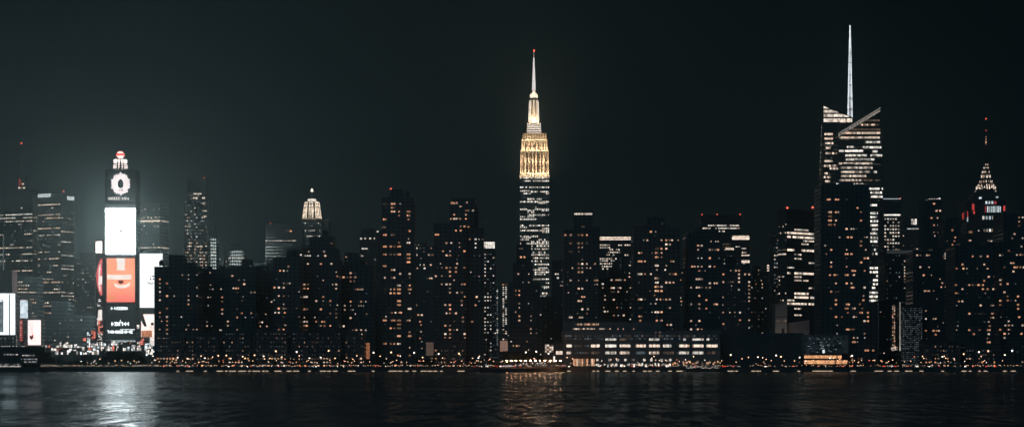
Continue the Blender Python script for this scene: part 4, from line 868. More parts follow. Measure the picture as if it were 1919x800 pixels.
for y0, y1, e in ((665, 671.5, 1577), (674, 682, 1588)):
    n = 20
    for i in range(n):
        xa = X(1507, D-.3)+(X(e, D-.3)-X(1507, D-.3))*i/n; H2.win((xa+.7, D-.1, Z((y0+y1)/2, D)), (1, 0, 0), 1.12 if e == 1577 else 1.3, (y1-y0)*D/F*.85, H2.r.choice('OOoO'))
# long low riverside works
LW = bl('riverside_works', 'long low industrial building with three rows of lit window bands and a bright ground floor', 1150, solid('works_panel', (.24, .25, .25), .8), 4, cat='building')
D = 1150; f = LW.box(1055, 1350, 621, depth=34, parapet=.4); g = LW.box(1057, 1240, 606, f, dy=8, depth=22)
zx = lambda v: 1020+v/5
for v in (180, 265, 425, 550, 690, 830, 965, 1095, 1240, 1380, 1500, 1640): LW.w.box(X(zx(v), D)-.35, X(zx(v), D)+.35, D-.4, D-.01, GZ, f['z1']-.2)
for y in (393, 470, 537): LW.w.box(X(1056, D), X(1349, D), D-.22, D-.02, Z(560+y/5, D)-.18, Z(560+y/5, D)+.18)
for y, hh, L in ((378, 1.35, [(572, 675, 'i'), (706, 772, 'D'), (982, 1080, 'i'), (1303, 1326, 'i'), (1388, 1492, 'i'), (1520, 1546, 'i')]),
              (438, 1.75, [(208, 258, 'C'), (437, 518, 'C'), (572, 675, 'B'), (706, 806, 'C'), (857, 950, 'C'), (982, 1083, 'C'), (1113, 1192, 'i'), (1263, 1362, 'C'), (1388, 1492, 'C'), (1520, 1624, 'C')]),
              (503, 1.75, [(208, 258, 'c'), (440, 518, 'D'), (572, 675, 'i'), (706, 797, 'c'), (857, 950, 'K'), (982, 1083, 'c'), (1110, 1212, 'D'), (1262, 1355, 'i'), (1388, 1492, 'i'), (1520, 1622, 'D')])):
    for a, e, mk in L:
        n = max(2, round((e-a)/13)); w = (X(zx(e), D)-X(zx(a), D))/n
        for i in range(n):
            mk2 = mk if LW.r.random() < .85 else {'i': 'c', 'C': 'w', 'B': 'i', 'c': 'D', 'D': 'E', 'K': 'E'}[mk]
            LW.win((X(zx(a), D)+(i+.5)*w, D, Z(560+y/5, D)), (1, 0, 0), w*.86, hh, mk2)
for j, y in enumerate((345, 372, 438, 503)):
    for i in range(62):
        xx = X(zx(200+i*23.2), D); z = Z(560+y/5, D)
        if LW.r.random() < .8 and not any(abs(p.x-xx) < 1.3 and abs(p.z-z) < 1.4 for p, *_ in LW.lit): LW.win((xx, D, z), (1, 0, 0), 1.1, 1.1, LW.r.choice('DKEKE'))
for x in (498, 610, 688, 760, 833, 937, 1003, 1097, 1180): LW.win((X(zx(x), D), D, Z(560+570/5, D)), (1, 0, 0), 1.5, 1.5, 'i')
for i in range(46):
    if LW.r.random() < .85: LW.win((X(zx(490+i*15.3), D), D, Z(560+LW.r.uniform(610, 628)/5, D)), (1, 0, 0), .85, LW.r.uniform(.9, 1.9), LW.r.choice('BiiC'))
for i in range(13): LW.win((X(zx(278+i*15.5), D), D, Z(560+592/5, D)), (1, 0, 0), .98, 4.6, LW.r.choice('wooD'))
for i in range(30):
    if LW.r.random() < .8: LW.win((X(zx(1205+i*14.5), D), D, Z(560+LW.r.uniform(585, 618)/5, D)), (1, 0, 0), .8, LW.r.uniform(.7, 1.6), LW.r.choice('OowO'))
for i in range(34):
    LW.win((X(zx(270+i*7.2), D+8), D+8, Z(560+237/5, D+8)), (1, 0, 0), .34, 1.2, LW.r.choice('wowD')) if i > 2 else None
    if LW.r.random() < .85: LW.win((X(zx(270+i*10.5), D+8), D+8, Z(560+279/5, D+8)), (1, 0, 0), .55, .9, LW.r.choice('wwcD'))
for x in (690, 740, 838, 1045, 1083): LW.win((X(zx(x), D+8), D+8, Z(616, D+8)) if x < 1000 else (X(zx(x), D), D, Z(622.5, D)), (1, 0, 0), .8, .8, 'w')
b = MB()
for i in range(14): xx = X(1062+i*19, D+16); b.box(xx, xx+LW.r.uniform(1.5, 4), D+14, D+18, f['z1'], f['z1']+LW.r.uniform(.8, 2.2))
LW.part(b, 'roof_plant', roof_mat)
b = MB(); b.box(X(zx(268), D), X(zx(480), D), D-3, D-.05, Z(560+530/5, D), Z(560+523/5, D)); LW.part(b, 'canopy', concrete)
K1 = bl('lit_kiosk', 'small dark block with a square pale lit window left of the riverside works', 1155, BRICK2, 3)
f = K1.box(1020, 1055, 644, depth=14)
for i in range(4):
    for j in range(4): K1.win((X(1023.2+i*4, 1155), 1155, Z(646.8+j*3.8, 1155)), (1, 0, 0), 1.2, 1.1, K1.r.choice('cwDi'))
for i in range(6): K1.win((X(1043+i*2, 1155), 1155, Z(660.5, 1155)), (1, 0, 0), .62, 2.2, 'C')
for j in range(5): K1.win((X(1038.5, 1155), 1155, Z(668+j*2.2, 1155)), (1, 0, 0), 1.1, .7, 'B')
# lattice shed at the landing
# low waterfront terraces in front of the slabs
for i, (a, e, y, lab) in enumerate(((292, 343, 628, 'low terrace row at the foot of the wide apartment slab'), (346, 411, 623, 'low terrace row below the flat topped apartment block'), (415, 470, 620, 'low terrace row below the tank house block'), (477, 539, 619, 'low terrace row at the foot of the two level tower'),
        (546, 640, 622, 'longest low terrace row at the foot of the broad stepped tower'), (644, 683, 620, 'low terrace row left of the orange lit panel'), (818, 872, 634, 'low terrace row below the tower with the pink lit corner'), (1732, 1800, 640, 'low terrace row on the shore right of the gridded glass slab'), (1808, 1872, 646, 'low terrace row on the shore under the spired tower'))):
    B = bl('terrace_row', lab, 1152+(i % 3)*3, BRICK2, 2.7, group='low terrace rows along the shore')
    f = B.box(a, e, y, depth=14, parapet=.3); B.grid(f, 1.7, 2.7, .6, .7, p=.05, cols='wwo', dims='DDEK', pd=.45)

# ================================================================== far towers at the left, in the lit haze
L1 = bl('office_tower', 'tall shouldered tower with a red lit roof drum and a thin antenna', 2200, facade((.03, .033, .035), 2.6, 3.7, .7, .5), 3.8)
fl, fr = L1.corner(-6, 62, 86, 398, a=22); gl, gr = L1.corner(13, 60, 71, 353, fl['z1'] and 398, a=22, dy=6); hl, hr = L1.corner(8, 61, 78, 377, 398, a=22, dy=3)
L1.grid(fl, 3.0, 4.1, 2.1, 1.3, p=.42, mode='office', cols='ccwi', dims='KE', pd=.15); L1.grid(fr, 3.6, 4.1, 2.0, .9, p=.55, mode='office', cols='cD', dims='DK', pd=.4); L1.grid(hl, 3.2, 4.1, 2.0, 1.3, p=.04, cols='c', dims='K', pd=.05)
c = PX(44.5, 353, 2222); b = MB()
for i in range(12): a = 2*math.pi*i/12; b.rod((c.x+7.6*math.cos(a), c.y+7.6*math.sin(a), c.z-1), (c.x+7.6*math.cos(a), c.y+7.6*math.sin(a), Z(331, 2222)), .35)
b.lathe((c.x, c.y), [(7.9, Z(332, 2222)), (7.9, Z(330.5, 2222)), (7.2, Z(330.5, 2222)), (7.2, Z(332, 2222)), (7.9, Z(332, 2222))], 20); b.lathe((c.x, c.y), [(4.5, c.z-1), (4.5, Z(333, 2222)), (0, Z(333, 2222))], 12)
L1.part(b, 'roof_drum', dark_metal); b = MB(); b.rod((c.x-2.5, c.y, Z(333, 2222)), (c.x-2.5, c.y, Z(268, 2222)), .55, .22); L1.part(b, 'antenna', solid('antenna_grey', (.3, .3, .3), .6))
for i, (x, y, mk) in enumerate(((36.5, 341, 'r'), (36.5, 346, 'r'), (39.5, 344, 'r'), (43, 345, 'c'), (36, 352, 'c'), (40, 352, 'o'), (45, 352, 'c'), (36.5, 337, 'r'))): L1.win((X(x, 2213), 2213.2, Z(y, 2213)), (1, 0, 0), 1.9, 1.6, mk)
L1.beacon(40.2, 268.5, 20, .7)
L2 = bl('office_tower', 'far two faced office tower with a white sign on each face', 2100, facade((0.025, 0.027, 0.029), 2.4, 3.7, .7, .5, key='tower_far_b'), 3.8)
fl, fr = L2.corner(70, 114, 140, 362, a=24)
L2.grid(fl, 3.0, 4.0, 2.0, 1.3, p=.45, mode='office', cols='ciw', dims='KE', pd=.15, z1=Z(380, 2100)); L2.grid(fr, 3.4, 4.0, 2.0, 1.1, p=.35, mode='office', cols='cDi', dims='KD', pd=.2, z1=Z(384, 2100))
def face_box(B, f, ua, ub, z0, z1, th, name, mat):
    b = MB(); p = f['o']+f['u']*((ua+ub)/2); b.obox((p.x, p.y, (z0+z1)/2), f['u'], ub-ua, z1-z0, th); B.part(b, name, mat); return b
signw = glow('roof_sign_white', (.92, 1, 1), 1.0, 0, .35, mscale=.35)
for i in range(7): u0 = 1.2+i*2.7; face_box(L2, fl, u0, u0+2.2, Z(369.5, 2108), Z(362.8, 2108), .8, 'sign_letter', signw)
for i in range(4): u0 = fr['L']*(.45+i*.13); face_box(L2, fr, u0, u0+fr['L']*.1, Z(374.5, 2110), Z(367.3, 2110), .8, 'sign_letter', signw)
L2.beacon(119, 358.5, 8, .6)
L3 = bl('office_tower', 'hazy grey office tower right of the billboard tower with one long lit floor', 1950, facade((0.032, 0.034, 0.035), 2.4, 3.8, .8, .5, key='tower_far_c'), 3.8)
fl, fr = L3.corner(258, 300, 316, 379, a=14)
L3.grid(fl, 2.6, 4.1, 1.4, 1.1, p=.10, cols='cik', dims='KKE', pd=.18, z1=Z(388, 1950))
for k, (y, d) in enumerate(((391.5, .4), (407, .45), (413.6, 1), (415.8, .6), (463.5, .85), (424, .35))):
    n = 16
    for i in range(n):
        if L3.r.random() < d: L3.win((*(fl['o']+fl['u']*((i+.5)*fl['L']/n)).xy, Z(y, 1950)), fl['u'], fl['L']/n*.75, 1.2, 'c' if d < 1 else 'C')
    if d > .8:
        for i in range(5): L3.win((*(fr['o']+fr['u']*((i+.5)*fr['L']/5)).xy, Z(y, 1952)), fr['u'], fr['L']/5*.8, 1.1, 'c')
L4 = bl('glass_tower', 'tall hazy glass tower with a narrower dark top and clusters of lit floors', 2250, facade((0.027, 0.032, 0.034), 2.2, 3.8, .85, .6, key='tower_far_d'), 3.8)
f = L4.box(345, 389, 361, depth=30); g = L4.box(351, 385, 335, f, dy=4, depth=22); L4.box(388, 401, 378, dy=8, depth=30); L4.box(384, 392, 352, dy=12, depth=20); L4.beacon(383, 333.5, 5, .6)
L4.grid(f, 2.2, 4.0, 1.5, 1.2, p=.14, mode='apt', cols='ciw', dims='KKE', pd=.30)
L4.grid(f, 2.2, 4.0, 1.6, 1.3, p=.40, mode='rnd', cols='ciwo', z0=Z(505, 2250), z1=Z(448, 2250))
for y, a, e in ((363, 364, 378), (371, 363, 370), (371, 380, 386), (381, 378, 387), (395, 380, 387), (405.5, 380, 387), (424, 347, 357), (462, 366, 379)):
    x = a
    while x < e: L4.win((X(x, 2250), 2250 if y > 361 else 2254, Z(y, 2250)), (1, 0, 0), 1.5, 1.4, 'C' if y < 372 else 'c'); x += 3
L5 = bl('office_tower', 'thin tower with zigzag lit balconies behind the hazy glass tower', 2000, facade((0.027, 0.029, 0.029), 2.4, 3.6, .7, .5, key='tower_far_e'), 3.6)
f = L5.box(394, 405, 449, depth=20); L5.grid(f, 1.9, 3.6, 1.3, 1.0, p=.45, mode='rnd', cols='cwi', dims='D', pd=.4)
L6 = bl('office_tower', 'short hazy grey tower with sparse white windows beside the zigzag tower', 2150, facade((0.034, 0.036, 0.036), 2.4, 3.6, .7, .5, key='tower_far_f'), 3.6)
f = L6.box(405, 419, 462, depth=20); L6.grid(f, 2.2, 3.6, 1.3, 1.0, p=.25, mode='rnd', cols='iK', dims='K', pd=.4)
L7 = bl('domed_block', 'faint domed block with two rows of white windows in the haze', 2050, facade((0.025, 0.027, 0.027), 2.6, 3.6, .6, .5, key='tower_far_g'), 3.6)
f = L7.box(421, 458, 482, depth=24); g = L7.box(429, 456, 470, f, dy=3, depth=18)
b = MB(); c = PX(443, 0, 2062); b.lathe((c.x, c.y), [(7.5, g['z1']), (7.2, g['z1']+3), (5.5, g['z1']+6), (2, g['z1']+8.4), (0, g['z1']+8.8)], 14); L7.part(b, 'dome', roof_mat)
for y in (483.5, 489.5):
    for i in range(14):
        if L7.r.random() < .6: L7.win((X(424+i*2.3, 2050), 2050, Z(y, 2050)), (1, 0, 0), 1.1, 1.1, 'i' if y < 485 else 'c')
L8 = bl('office_block', 'low dim block sprinkled with lights between the dark slabs and the hazy slab', 1900, CURT, 3.6)
f = L8.box(458, 500, 494, depth=24); L8.grid(f, 2.4, 2.8, 1.0, .9, p=.25, mode='rnd', cols='wci', dims='D', pd=.3)
L9 = bl('office_slab', 'wide hazy grey slab with a line of small lights under its flat top', 2200, facade((.015, .017, .018), 2.2, 3.8, .85, .4, key='tower_far_h'), 3.8)
f = L9.box(497, 566, 420, depth=26)
for i in range(26):
    if L9.r.random() < .75: L9.win((X(499+i*2.2, 2200), 2200, Z(451, 2200)), (1, 0, 0), 1.0, 1.0, 'i')
for y in (457.5, 460):
    for i in range(12): L9.win((X(500+i*4.2, 2200), 2200, Z(y, 2200)), (1, 0, 0), 2.6, 1.1, 'E')
for x, y, mk in ((545, 433, 'O'), (541, 432.5, 'D'), (536, 432, 'D')): L9.win((X(x, 2200), 2200, Z(y, 2200)), (1, 0, 0), 2, 2, mk)
L9.grid(f, 3, 4, 1.1, 1, p=.08, cols='iw', dims='KE', pd=.2, z1=Z(466, 2200)); L9.beacon(507, 418.5, 2, .5)
L10 = bl('crowned_tower', 'slim tower with a brightly lit tiered crown and pointed tip', 2320, STONE, 3.7)
DD = 2320; f = L10.box(565, 604, 411, depth=28, parapet=.5)
for i in range(12): L10.win((X(567+i*3.1, DD), DD, Z(413, DD)), (1, 0, 0), 1.2, 1.2, 'D')
L10.grid(f, 2.8, 3.8, 1.2, 1.4, p=.06, cols='i', dims='KKE', pd=.6)
for y in (432, 442.5): 
    for i in range(10):
        if L10.r.random() < .7: L10.win((X(569+i*3.3, DD), DD, Z(y, DD)), (1, 0, 0), 1.3, 1.3, 'i')
cx, cy, mm = X(584.6, DD+13), DD+13, (DD+13)/F
b = MB(); P10 = [(18.5, 411), (17, 400), (15.2, 390), (15, 383), (13, 378), (8, 377.5), (8, 372), (3, 370), (1.5, 360), (.2, 354)]
b.lathe((cx, cy), [(r*mm, Z(y, cy)) for r, y in P10], 8, rot=R(22.5)); L10.part(b, 'crown', solid('crown_stone', (.3, .28, .25), .8))
lit = MB(); fr_ = MB()
for i in range(8):
    for j in range(3):
        a = R(22.5)+2*math.pi*(i+(j+.8)/3.6)/8
        for (r0, y0), (r1, y1), bright in (((18.0, 410), (16.9, 400), 1), ((16.8, 399), (15.3, 390), 1), ((15.2, 388.6), (13.4, 379), 1)):
            k = math.cos(math.pi/8)/math.cos((a-R(22.5)) % (math.pi/4)-math.pi/8)
            p0 = Vector((cx+r0*mm*k*math.cos(a), cy+r0*mm*k*math.sin(a), Z(y0, cy))); p1 = Vector((cx+r1*mm*k*math.cos(a), cy+r1*mm*k*math.sin(a), Z(y1, cy))); lit.rod(p0, p1, .8 if j != 1 else .6, None, 4)
L10.part(lit, 'crown_light', glow('crown_light', (1, .80, .60), 2.6, .4, .5, mscale=.3))
b = MB(); b.lathe((cx, cy), [(8.1*mm, Z(377.5, cy)), (8.3*mm, Z(373.5, cy)), (7.6*mm, Z(373, cy))], 8, rot=R(22.5)); L10.part(b, 'lantern', glow('lantern_light', (1, .9, .8), 2.0, 0, .4, mscale=.5))
b = MB(); b.lathe((cx, cy), [(2.9*mm, Z(359, cy)), (.9*mm, Z(354, cy)), (0, Z(352.6, cy))], 6); L10.part(b, 'tip_light', glow('tip_light', (1, .9, .72), 3.2))
L11 = bl('office_tower', 'faint grey tower shoulder just right of the brightly lit crown', 2400, facade((0.032, 0.034, 0.034), 2.4, 3.8, .7, .5, key='tower_far_i'), 3.8); f = L11.box(598, 616, 411, depth=24, parapet=0); L11.grid(f, 3, 3.8, 1.1, 1, p=.06, cols='i', dims='K', pd=.2)
L12 = bl('office_tower', 'hazy square topped tower left of the slim tower with the orange windows', 1720, facade((0.027, 0.029, 0.030), 2.6, 3.4, .6, .5, key='tower_far_j'), 3.5)
f = L12.box(674, 706, 445, depth=24); g = L12.box(676, 701, 430, f, dy=3, depth=18); L12.box(705, 716, 432, dy=12, depth=20); texture(L12, .01, .12)
pts([L12], 620, 420, 2.857, "161:77bi 182:77bi 211:77bi 234:77mi 170:125bi 182:128mi 194:131mi 159:173bi 172:173mi 159:222mi 170:222si 250:43bi 260:43bi 235:225s 237:195s")
for j in range(2):
    for i in range(7): L12.win((X(688.2+i*1.8, 1720), 1720, Z(521.5+j*3, 1720)), (1, 0, 0), .78, 1.2, 'c' if (i+j) % 3 else 'D')
L13 = bl('office_tower', 'dim hazy tower between the two faced tower and the billboard tower', 2050, facade((0.027, 0.029, 0.030), 2.4, 3.6, .6, .5, key='tower_far_k'), 3.6)
f = L13.box(138, 178, 486, depth=24); L13.box(150, 172, 474, f, dy=3, depth=16); L13.grid(f, 2.6, 3.6, 1.1, 1, p=.07, cols='iw', dims='KD', pd=.22)
L14 = bl('office_tower', 'dim block at the left edge below the shouldered tower', 1800, facade((0.027, 0.029, 0.030), 2.4, 3.6, .6, .5, key='tower_far_l'), 3.6)
f = L14.box(-12, 22, 508, depth=24); L14.grid(f, 2.6, 3.6, 1.1, 1, p=.06, cols='iw', dims='KD', pd=.15)
b = MB(); b.box(X(23.2, 1800), X(30.5, 1800), 1799, 1803, Z(556, 1800), Z(508, 1800)); L14.part(b, 'lit_column', glow('lit_column', (.9, .72, .72), .17, 0, .2)); b = MB(); b.rod((X(4, 1800), 1805, f['z1']), (X(4, 1800), 1805, Z(440, 1805)), .8, .6); L14.part(b, 'mast', glow('mast_dim', (.8, .95, 1), .10))
L15 = bl('office_block', 'block of scattered office lights under the two faced office tower', 1820, CURT, 3.5)
f = L15.box(28, 70, 520, depth=24, dy=0); L15.grid(f, 2.2, 3.5, 1.2, 1.1, p=.3, mode='office', cols='cwo', dims='DK', pd=.2)
L16 = bl('office_block', 'dim block right of the pink lit billboard at street level', 1760, CURT, 3.4)
f = L16.box(84, 176, 590, depth=24); L16.box(96, 128, 566, f, dy=3, depth=16); L16.grid(f, 2.6, 3.4, 1.1, 1, p=.06, cols='iw', dims='KDE', pd=.25)
for j in range(14): L16.win((X(80.5, 1760)+.9, 1760, Z(592+j*2.4, 1760)), (1, 0, 0), .8, .8, 'D')
# fillers deep in the city, so that no gap shows the bare plain
def filler(x0, x1, y, D, lab, p=.05):
    B = bl('city_block', lab, D, BRICK2, 3.4); f = B.box(x0, x1, y, depth=22); g = B.box(x0+(x1-x0)*.2, x0+(x1-x0)*.6, y-5, f, dy=3, depth=12); B.grid(f, 3, 3.4, 1, 1, p=p, cols='iwc', dims='KDE', pd=.12); return B
filler(700, 760, 585, 1900, 'far low block seen in the gap left of the slim tower')
filler(804, 822, 560, 1850, 'far low block in the gap left of the broad pink cornered tower')
filler(903, 962, 610, 1900, 'far low block behind the thin white lit towers')
filler(1040, 1062, 590, 1800, 'far low block left of the crown topped tower')
filler(1270, 1296, 590, 1900, 'far low block in the gap between two broad towers')
filler(1400, 1460, 590, 1900, 'far low block left of the narrow concrete tower')
filler(1640, 1668, 588, 1850, 'far low block below the bright right edge of the crystalline tower')
filler(1700, 1800, 600, 1850, 'far low block behind the gridded glass slab')
filler(1890, 1960, 560, 1700, 'far block behind the tower at the right edge', .02)
filler(-30, 40, 600, 2400, 'far low block behind the white screens at the left edge')
filler(150, 300, 620, 2300, 'far low block behind the billboard tower')
filler(1900, 1960, 640, 1180, 'low red lit shore block at the far right', .1)
for B in ALL:
    if B.D < 1260 and B.tiers and B.name in ('apartment_block', 'apartment_tower', 'stepped_tower', 'terrace_row'):
        f = min(B.tiers, key=lambda q: (q['z0'], q['D']))
        for u in range(1, int(f['L'])-1, 2):
            for z in (3.6, 5.8, 8.2):
                if B.r.random() < (.5 if B.name == 'terrace_row' else .3)*(.4+.6*math.sin((f['o'].x+u)*.09)**2)*1.3: B.win((f['o'].x+u+.3, f['D'], z), (1, 0, 0), B.r.uniform(.4, 1.3), B.r.uniform(.5, 1.2), B.r.choice('oowOODcw'))
    B.done()
#PART4
# ================================================================== the billboard tower
DT = 1700
r4 = random.Random(44)
def screenpoly(mb, D, ptsxy, th=.25, mi=0):
    """flat cut-out shape of real thickness; ptsxy in photo pixels, turned into metres at distance D"""
    P = [PX(x, y, D) for x, y in ptsxy]; ar = sum(P[i].x*P[(i+1) % len(P)].z-P[(i+1) % len(P)].x*P[i].z for i in range(len(P)))
    if ar < 0: P = P[::-1]
    n = len(P); mb.poly(P, None, mi); B_ = [p+Vector((0, th, 0)) for p in P]; mb.poly(B_[::-1], None, mi)
    for i in range(n): j = (i+1) % n; mb.poly([P[j], P[i], B_[i], B_[j]], None, mi)
def rect(mb, D, x0, x1, y0, y1, th=.25, mi=0): p0, p1 = PX(x0, y1, D), PX(x1, y0, D); mb.box(p0.x, p1.x, D, D+th, p0.z, p1.z, mi)
def letters(mb, D, x0, x1, y, h, seed, th=.15, w=None):
    """a line of illegible bold lettering"""
    r = random.Random(seed); x = x0; w = w or h*.75
    while x+w*.6 < x1:
        k = r.randint(0, 5); a, e = x, x+w*.8; s_ = w*.26; t_, b_ = y-h/2, y+h/2
        if k in (0, 1, 3): rect(mb, D, a, a+s_, t_, b_, th)
        if k in (1, 2, 5): rect(mb, D, e-s_, e, t_, b_, th)
        if k in (0, 2, 4): rect(mb, D+.01, a+s_ if k == 0 else a, e-(s_ if k == 2 else 0), t_, t_+h*.27, th)
        if k in (1, 3, 5): rect(mb, D+.02, a+(s_ if k != 5 else 0), e-(s_ if k != 3 else 0), y-h*.13, y+h*.13, th)
        if k in (0, 4): rect(mb, D+.03, a+(s_ if k == 0 else 0), e, b_-h*.27, b_, th)
        if k == 4: rect(mb, D+.04, (a+e)/2-s_/2, (a+e)/2+s_/2, t_+h*.27, b_-h*.27, th)
        x += w*(1 if r.random() < .85 else 1.5)
BT = empty('billboard_tower', (X(225, DT), DT+10, GZ), 'narrow tower of stacked giant screens topped by a red glowing ball', 'billboard tower')
b = MB(); b.box(X(197, DT), X(254.5, DT), DT, DT+20, GZ, Z(318.5, DT)); b.box(X(196, DT), X(255.5, DT), DT-.3, DT+20.3, Z(481, DT), Z(478, DT)); b.build('wall', facade((.10, .11, .12), 2.5, 3.6, .6, .5), BT)
SF = DT-1.2
def scr(name, x0, x1, y0, y1, mat, D=SF, th=1.0, par=None):
    b = MB(); rect(b, D, x0, x1, y0, y1, th); return b.build(name, mat, par or BT)
white_hot = glow('screen_white_hot', (.97, 1.0, .985), 1.0, 0, 0, sample=True)
white_hot.node_tree.nodes['Emission'].inputs[1].default_value = 34.0
white_soft = glow('screen_white', (.94, .98, 1.0), 2.2, 0, .06, sample=True, mscale=.03)
s1 = scr('screen', 197.8, 253.2, 390.8, 475.5, white_hot); s1['label'] = 'brightest plain white screen with a tiny crown mark'
b = MB(); cxx, cyy = 226.5, 432.5
screenpoly(b, SF-.3, [(cxx-5, cyy+2.6), (cxx-6, cyy-2.5), (cxx-3.4, cyy-.4), (cxx-1.8, cyy-3.6), (cxx, cyy-.6), (cxx+1.8, cyy-3.6), (cxx+3.4, cyy-.4), (cxx+6, cyy-2.5), (cxx+5, cyy+2.6)]); b.build('crown_mark', solid('mark_dark', (.02, .05, .07), .6), s1)
# glow panels added on the tower's unseen sides to light the haze
hot2 = glow('haze_fill_side', (.84, 1.0, .97), 1.0, 0, 0, sample=True); hot2.node_tree.nodes['Emission'].inputs[1].default_value = 28.0
hot3 = glow('haze_fill_back', (.84, 1.0, .97), 1.0, 0, 0, sample=True); hot3.node_tree.nodes['Emission'].inputs[1].default_value = 36.0
b = MB(); b.box(X(196.6, DT)-1.2, X(196.6, DT)-.2, DT+7, DT+19.5, Z(440, DT), Z(330, DT)); o = b.build('screen', hot2, BT); o['label'] = 'added unseen glow panel on the west side lighting the haze'  # shares the screens' name, but is an added haze fill panel
b = MB(); b.box(X(200, DT), X(252, DT), DT+20.4, DT+21.2, Z(566, DT), Z(330, DT)); o = b.build('screen', hot3, BT); o['label'] = 'added unseen glow panel on the back lighting the haze'  # shares the screens' name, but is an added haze fill panel
# top screen: pale petal ring with a dark heart and a caption
s2 = scr('screen', 200, 252.5, 320, 377, glow('screen_black', (.55, .8, .85), .022, 0, .2)); s2['label'] = 'dark top screen with a pale ring of petals'
b = MB(); c_ = (226, 344.5); n = 26
for i in range(n):
    a = 2*math.pi*i/n; a2 = 2*math.pi*(i+.86)/n; am = (a+a2)/2; ro = 18.6*(1+.08*math.sin(i*2.4)); P_ = lambda t, r, k=1.13: (c_[0]+r*math.cos(t), c_[1]+r*k*math.sin(t))
    screenpoly(b, SF-.3, [P_(a, 7), P_(a, ro*.86), P_(am, ro), P_(a2, ro*.86), P_(a2, 7)])
screenpoly(b, SF-.28, [(c_[0]+9.5*math.cos(2*math.pi*i/16), c_[1]+10.5*math.sin(2*math.pi*i/16)) for i in range(16)])
b.build('petal_ring', glow('petals', (1, .88, .88), 2.28, .12, .35, mscale=.5), s2)
b = MB(); screenpoly(b, SF-.5, [(c_[0], c_[1]-10), (c_[0]+3.5, c_[1]-6), (c_[0]+5.5, c_[1]-3), (c_[0]+5.4, c_[1]+5), (c_[0]+2, c_[1]+8), (c_[0]-2, c_[1]+8), (c_[0]-5.4, c_[1]+5), (c_[0]-5.5, c_[1]-3), (c_[0]-3.5, c_[1]-6)]); rect(b, SF-.5, 222.5, 224.8, 355, 358); rect(b, SF-.5, 227.5, 229.8, 355, 358); b.build('dark_centre', black_panel, s2)
b = MB(); letters(b, SF-.3, 203, 244, 372, 5, 3, w=4.6); b.build('lettering', glow('letter_white', (1, .95, .93), 1.61), s2)
# orange screen: bottle neck, pale curves and dark red lips
om = nm('screen_orange'); t = om.node_tree; N = t.nodes.new
o_ = N('ShaderNodeOutputMaterial'); e_ = N('ShaderNodeEmission'); lk(t, e_.outputs[0], o_.inputs[0]); g_ = N('ShaderNodeNewGeometry'); s_ = N('ShaderNodeSeparateXYZ'); lk(t, g_.outputs['Position'], s_.inputs[0])
m_ = N('ShaderNodeMapRange'); m_.inputs[1].default_value = Z(566, DT); m_.inputs[2].default_value = Z(484, DT); lk(t, s_.outputs['Z'], m_.inputs[0]); cr = N('ShaderNodeValToRGB'); lk(t, m_.outputs[0], cr.inputs[0])
cr.color_ramp.elements[0].color = (.95, .17, .14, 1); cr.color_ramp.elements[1].color = (.95, .32, .17, 1); e2 = cr.color_ramp.elements.new(.45); e2.color = (1.0, .38, .22, 1); e3 = cr.color_ramp.elements.new(.2); e3.color = (.98, .28, .19, 1)
lk(t, cr.outputs[0], e_.inputs[0]); e_.inputs[1].default_value = 1.7; om.cycles.emission_sampling = 'FRONT_BACK'
s3 = scr('screen', 200, 252.3, 483.8, 565.5, om); s3['label'] = 'orange screen with white shapes and dark red lips'
b = MB(); screenpoly(b, SF-.3, [(218.5, 484), (234.5, 484), (233, 500), (235, 506), (218, 506), (220, 500)]); rect(b, SF-.3, 201, 246, 515, 523); screenpoly(b, SF-.3, [(214.5, 530), (221, 533.5), (228, 534), (236, 533), (243, 529), (243, 534), (238, 538), (229, 540), (220, 539), (215, 535)])
b.build('white_shape', glow('poster_white', (1, .90, .84), 1.60, 0, .25, mscale=.3), s3)
b = MB(); screenpoly(b, SF-.5, [(220.5, 527.5), (224, 524.5), (226.5, 525.6), (229, 524.5), (232.5, 527.5), (229, 531), (226.5, 532), (224, 531)]); b.build('red_lips', glow('lip_red', (.5, .02, .03), .35), s3)
b = MB(); rect(b, SF-.3, 205, 209, 552, 557); rect(b, SF-.3, 211, 216, 556, 560); rect(b, SF-.3, 203, 207, 559, 562); b.build('yellow_detail', glow('poster_yellow', (1, .55, .15), .9), s3)
s4 = scr('screen', 198.5, 253, 570, 635, glow('screen_black', (.55, .8, .85), .022, 0, .2)); s4['label'] = 'dark lower screen with three glowing lines of lettering'
b = MB(); letters(b, SF-.3, 208, 242, 577.5, 5, 11, w=4.2); letters(b, SF-.3, 209, 242, 606.5, 7, 12, w=5.6); letters(b, SF-.3, 201, 253, 621.5, 5.5, 13, w=4.4); rect(b, SF-.3, 225, 252.5, 616.6, 617.4); rect(b, SF-.3, 225, 226, 599, 602)
b.build('lettering', glow('letter_hot', (.9, 1, 1), 3.30), s4)
